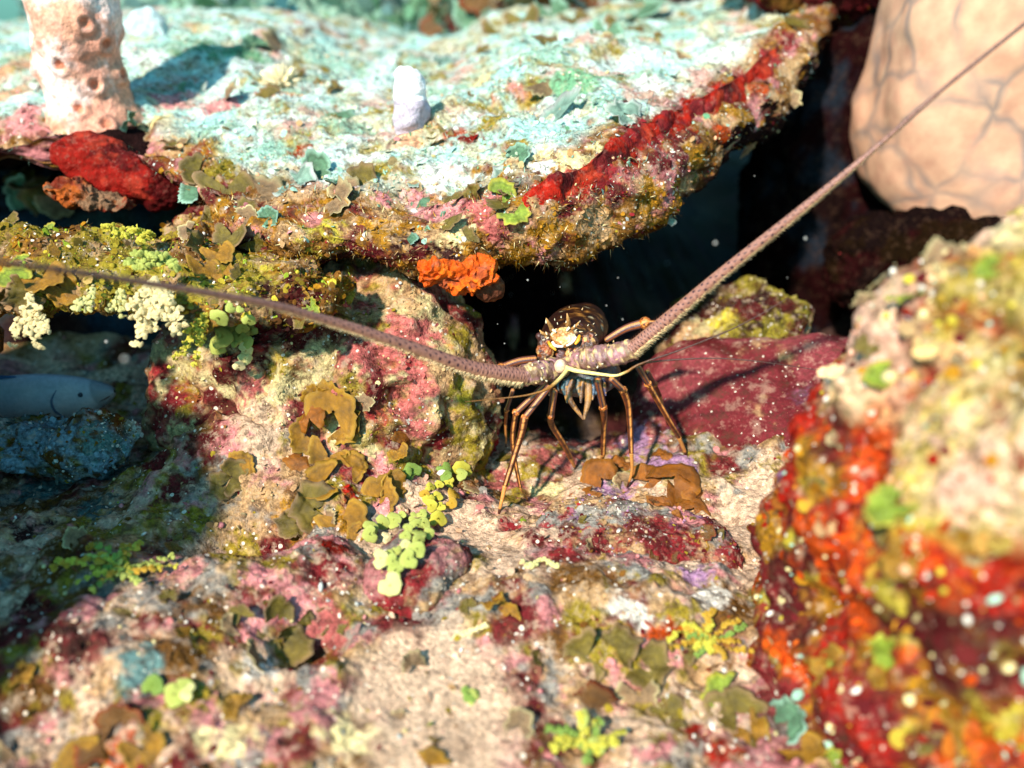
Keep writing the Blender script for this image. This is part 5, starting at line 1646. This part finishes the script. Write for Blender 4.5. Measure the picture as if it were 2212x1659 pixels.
def pick(cols, n, wts=None):
    cols = np.array(cols)
    w_ = np.ones(len(cols)) if wts is None else np.array(wts, float)
    k = rng.choice(len(cols), n, p=w_ / w_.sum())
    return cols[k] * rng.uniform(0.7, 1.15, (n, 1))


I0V, I0F = ico(0)
I0V = I0V * 0.5
QV = np.array([[-0.5, 0, 0], [0.5, 0, 0], [0.62, 0.6, 0.18], [-0.62, 0.6, 0.18], [0.3, 1.05, 0.1], [-0.3, 1.05, 0.1]]) * np.array([1, 1, 1])
QF = np.array([[0, 1, 2], [0, 2, 3], [3, 2, 4], [3, 4, 5]])
HV = np.array([[-0.5, -0.3, 0], [0.5, -0.3, 0], [0, 0.6, 0], [0.3, 0.2, 0.55], [-0.2, 0.4, 0.55], [0.5, 0.5, 1.0]])
HF = np.array([[0, 1, 3], [1, 2, 3], [2, 4, 3], [2, 0, 4], [0, 3, 4], [3, 5, 4], [3, 4, 5]])


def clump(c, seed=900):
    return np.clip(fbm(c * 28, 2, seed) + 0.25, 0.04, 1)


def local(key, vi, cols, wts, share):
    n = len(vi)
    a = COLS[key][vi, :3] * rng.uniform(0.6, 1.35, (n, 1))
    return np.where((rng.random(n) < share)[:, None], a, pick(cols, n, wts))


def crumbs(name, label, spec, mat=M_BIT):
    items = []
    for key, n, (a, b), cols, wts, kind, dens in spec:
        if kind == 'crumb':
            n = int(n * 0.5)
            d0 = dens
            dens = (lambda c, n_: clump(c) * (1 if d0 is None else d0(c, n_)))
        p, nn, vi = sample(key, n, dens)
        n = len(p)
        if n == 0: continue
        d = np.linalg.norm(p - CAM, axis=1)
        base = a * (b / a) ** (rng.random(n) ** 2.2)
        if kind == 'crumb':
            s = base[:, None] * rng.uniform(0.35, 1.3, (n, 3))
            items.append((I0V, I0F, p + nn * (base * 0.15)[:, None], rand_frames(nn, 1.0), s, local(key, vi, cols, wts, 0.3)))
        elif kind == 'flake':
            s = base[:, None] * rng.uniform(0.6, 1.2, (n, 3))
            R = rand_frames(nn, 0.5)
            items.append((QV, QF, p, R, s, local(key, vi, cols, wts, 0.75)))
        elif kind == 'hair':
            s = np.stack([base * 0.10, base * 0.10, base], 1)
            items.append((HV, HF, p - nn * 0.0005, rand_frames(nn, 0.45), s, local(key, vi, cols, wts, 0.4)))
    V, F, C = scatter_mesh(items)
    return link(name, make_mesh(name, V, F, C, smooth=False), mat, label=label, kind='stuff')


PALE = [WHITE * 0.85, CREAM * 0.8, SAND, ROSE * 0.8, OFFWHITE * 0.8]
crumbs('shell_crumbs', 'white and cream shell crumbs strewn over reef and floor', [
    ('floor', 9000, (0.0008, 0.006), PALE, [2, 3, 4, 1.5, 1.5], 'crumb', None),
    ('crevice_lump', 500, (0.001, 0.006), [WHITE, OFFWHITE, BLUEGREY], None, 'crumb', None),
    ('floor', 260, (0.004, 0.010), [WHITE, OFFWHITE, ROSE, CREAM], None, 'crumb', None),
    ('ledge', 5200, (0.0008, 0.006), [WHITE, OFFWHITE, CREAM, GREENC, PEACH], None, 'crumb', lambda c, n: 0.15 + (c[:, 2] > 0.28)),
    ('left_mound', 2600, (0.0008, 0.0045), PALE, None, 'crumb', None),
    ('left_shelf', 1500, (0.001, 0.006), [CREAM, YELLOW, WHITE, LIME], None, 'crumb', None),
    ('shelf_root', 500, (0.001, 0.005), [CREAM, YELLOW, WHITE, LIME], None, 'crumb', None),
    ('front_right', 420, (0.002, 0.010), [CREAM, YELLOW, WHITE, PEACH, GREENC], None, 'crumb', None),
    ('purple', 500, (0.0006, 0.0025), PALE, None, 'crumb', None),
    ('rubble_rock', 900, (0.0008, 0.0045), [WHITE, ROSE, LILAC, SAND, GREY], None, 'crumb', None),
    ('block', 420, (0.0007, 0.003), [SAND, TAN, GREY, ROSE], None, 'crumb', None),
    ('behind_purple', 300, (0.0008, 0.004), [CREAM, YELLOW * 0.8], None, 'crumb', None),
    ('back_reef', 500, (0.004, 0.02), [GREENC * 0.7, TAN, WHITE * 0.7], None, 'crumb', None)])
crumbs('reef_turf', 'short mixed turf of tiny coloured flakes growing over the reef', [
    ('floor', 9000, (0.002, 0.007), [OLIVE, TAN, BROWN, MAROON, GREY, SAND, CRIMSON, LIME * 0.7], [3, 4, 2, 2, 2, 3, 1.5, 0.7], 'flake', None),
    ('ledge', 5500, (0.002, 0.008), [GREENC, OFFWHITE * 0.8, SEAGREEN, TAN, OLIVE, ROSE], [4, 3, 2, 2, 1.5, 1], 'flake', lambda c, n: (n[:, 2] > 0.35) * 1.0),
    ('ledge', 2500, (0.002, 0.005), [GOLD, TAN, BROWN, CRIMSON], None, 'flake', lambda c, n: ((n[:, 2] <= 0.35) & (c[:, 1] < 1.3)) * 1.0),
    ('left_mound', 3600, (0.0015, 0.005), [TAN, OLIVE, CREAM * 0.8, PINK * 0.8, MAROON], [4, 2, 3, 1.5, 1.5], 'flake', None),
    ('left_shelf', 3000, (0.002, 0.008), [OLIVE, YELLOW * 0.8, LIME * 0.8, BROWN, GOLD], None, 'flake', None),
    ('crevice_lump', 700, (0.002, 0.006), [TEAL, BROWN, OLIVE], None, 'flake', None),
    ('shelf_root', 1200, (0.002, 0.007), [OLIVE, YELLOW * 0.8, LIME * 0.8, BROWN, GOLD], None, 'flake', None),
    ('front_right', 900, (0.004, 0.012), [RED * 0.8, ORANGE * 0.7, GOLD, TAN, CREAM * 0.8, MAROON], None, 'flake', None),
    ('behind_purple', 700, (0.0015, 0.005), [MAROON, YELLOW * 0.6, OLIVE, DARK], None, 'flake', None),
    ('rubble_rock', 1100, (0.0015, 0.005), [MAROON, GREY, OLIVE, CRIMSON, TAN], None, 'flake', None),
    ('block', 350, (0.001, 0.0035), [MAROON, GREY, TAN], None, 'flake', None),
    ('sponge_foot', 200, (0.002, 0.006), [MAROON * 0.5, CRIMSON * 0.5, DARK], None, 'flake', None),
    ('upper_block', 500, (0.004, 0.012), [BROWN, MAROON, OLIVE], None, 'flake', None),
    ('back_reef', 1500, (0.012, 0.045), [SEAGREEN, OLIVE, TEAL, BROWN, GREENC * 0.7], None, 'flake', None),
    ('back_reef_left', 900, (0.02, 0.06), [SEAGREEN, TEAL, GREENC * 0.6], None, 'flake', None)])
crumbs('reef_hairs', 'fine pale hairs and worm tubes fringing the ledge and rocks', [
    ('ledge', 3000, (0.004, 0.014), [CREAM, TAN, GOLD, BROWN], [2, 2, 1, 1], 'hair', lambda c, n: ((c[:, 1] < 1.05) & (proj(c)[1] > 400)) * 1.0),
    ('ledge', 14000, (0.003, 0.012), [GREENC, OFFWHITE * 0.85, SEAGREEN, CREAM * 0.7, lin(150, 190, 170)], None, 'hair', lambda c, n: (c[:, 2] > 0.28) * 1.0),
    ('left_mound', 1700, (0.002, 0.006), [TAN, CREAM * 0.8, OLIVE], None, 'hair', None),
    ('floor', 1500, (0.002, 0.008), [TAN, CREAM, OLIVE, ROSE], None, 'hair', None),
    ('left_shelf', 700, (0.003, 0.012), [YELLOW, CREAM, LIME], None, 'hair', None),
    ('behind_purple', 500, (0.003, 0.008), [CREAM * 0.7, YELLOW * 0.7, MAROON], None, 'hair', None),
    ('purple', 300, (0.0015, 0.004), [CREAM, SAND], None, 'hair', None),
    ('front_right', 300, (0.004, 0.014), [CREAM, BLUEGREY, TAN], None, 'hair', None)])

# specks drifting in the water of the hollow
items = []
pp, ss = [], []
for (u, v, r, d) in ((1740, 515, 9, .66), (1545, 525, 10, .6), (1462, 410, 4, .7), (1140, 605, 6, .8), (1400, 490, 3, .75), (1600, 640, 5, .7), (1335, 600, 4, .75), (1320, 575, 3, .75), (1650, 430, 3, .7), (1560, 600, 4, .66), (1090, 742, 4, .83), (1075, 700, 3, .83), (270, 775, 16, .5), (230, 738, 9, .7), (340, 740, 4, .7), (1310, 660, 4, .75), (1345, 690, 5, .75), (1480, 560, 3, .7), (1620, 560, 3, .7), (1580, 470, 3, .7), (1430, 600, 3, .75), (1700, 600, 3, .7), (1520, 650, 3, .75), (1010, 620, 3, .8), (840, 600, 3, .8), (1630, 380, 3, .75), (1210, 620, 2.5, .8), (1280, 630, 2.5, .8)):
    p = P(u, v, d)
    if len(pp) > 4 and r < 4 and rng.random() < 0.5: continue
    pp.append(p); ss.append(np.full(3, 0.85 * r * pxsize(p)) * np.array([1, 1, 0.8]))
pp, ss = np.array(pp), np.array(ss)
V, F, C = scatter_mesh([(ico(1)[0] * 0.5, ico(1)[1], pp, rand_frames(np.tile([0, 0, 1.0], (len(pp), 1)), 1.0), ss, np.tile(lin(150, 146, 140), (len(pp), 1)))])
link('drifting_specks', make_mesh('drifting_specks', V, F, C), M_BIT, label='pale specks drifting in the water before the dark hollow', kind='stuff')

# blades that look alike: tell them apart by their order from the left
same = {}
for o in COL.objects:
    if o.parent is None and o.get('group') and o.get('label'):
        same.setdefault(o['label'], []).append(o)
ORD = ['leftmost', 'second', 'third', 'fourth', 'fifth', 'sixth', 'seventh', 'eighth', 'ninth', 'tenth', 'eleventh', 'twelfth']
for lab, objs in same.items():
    if len(objs) < 2: continue
    objs.sort(key=lambda o: float(proj(np.array(o.matrix_basis.translation)[None])[0][0]))
    for k, o in enumerate(objs[:12]):
        o['label'] = lab + (', leftmost' if k == 0 else ', %s from left' % ORD[k])
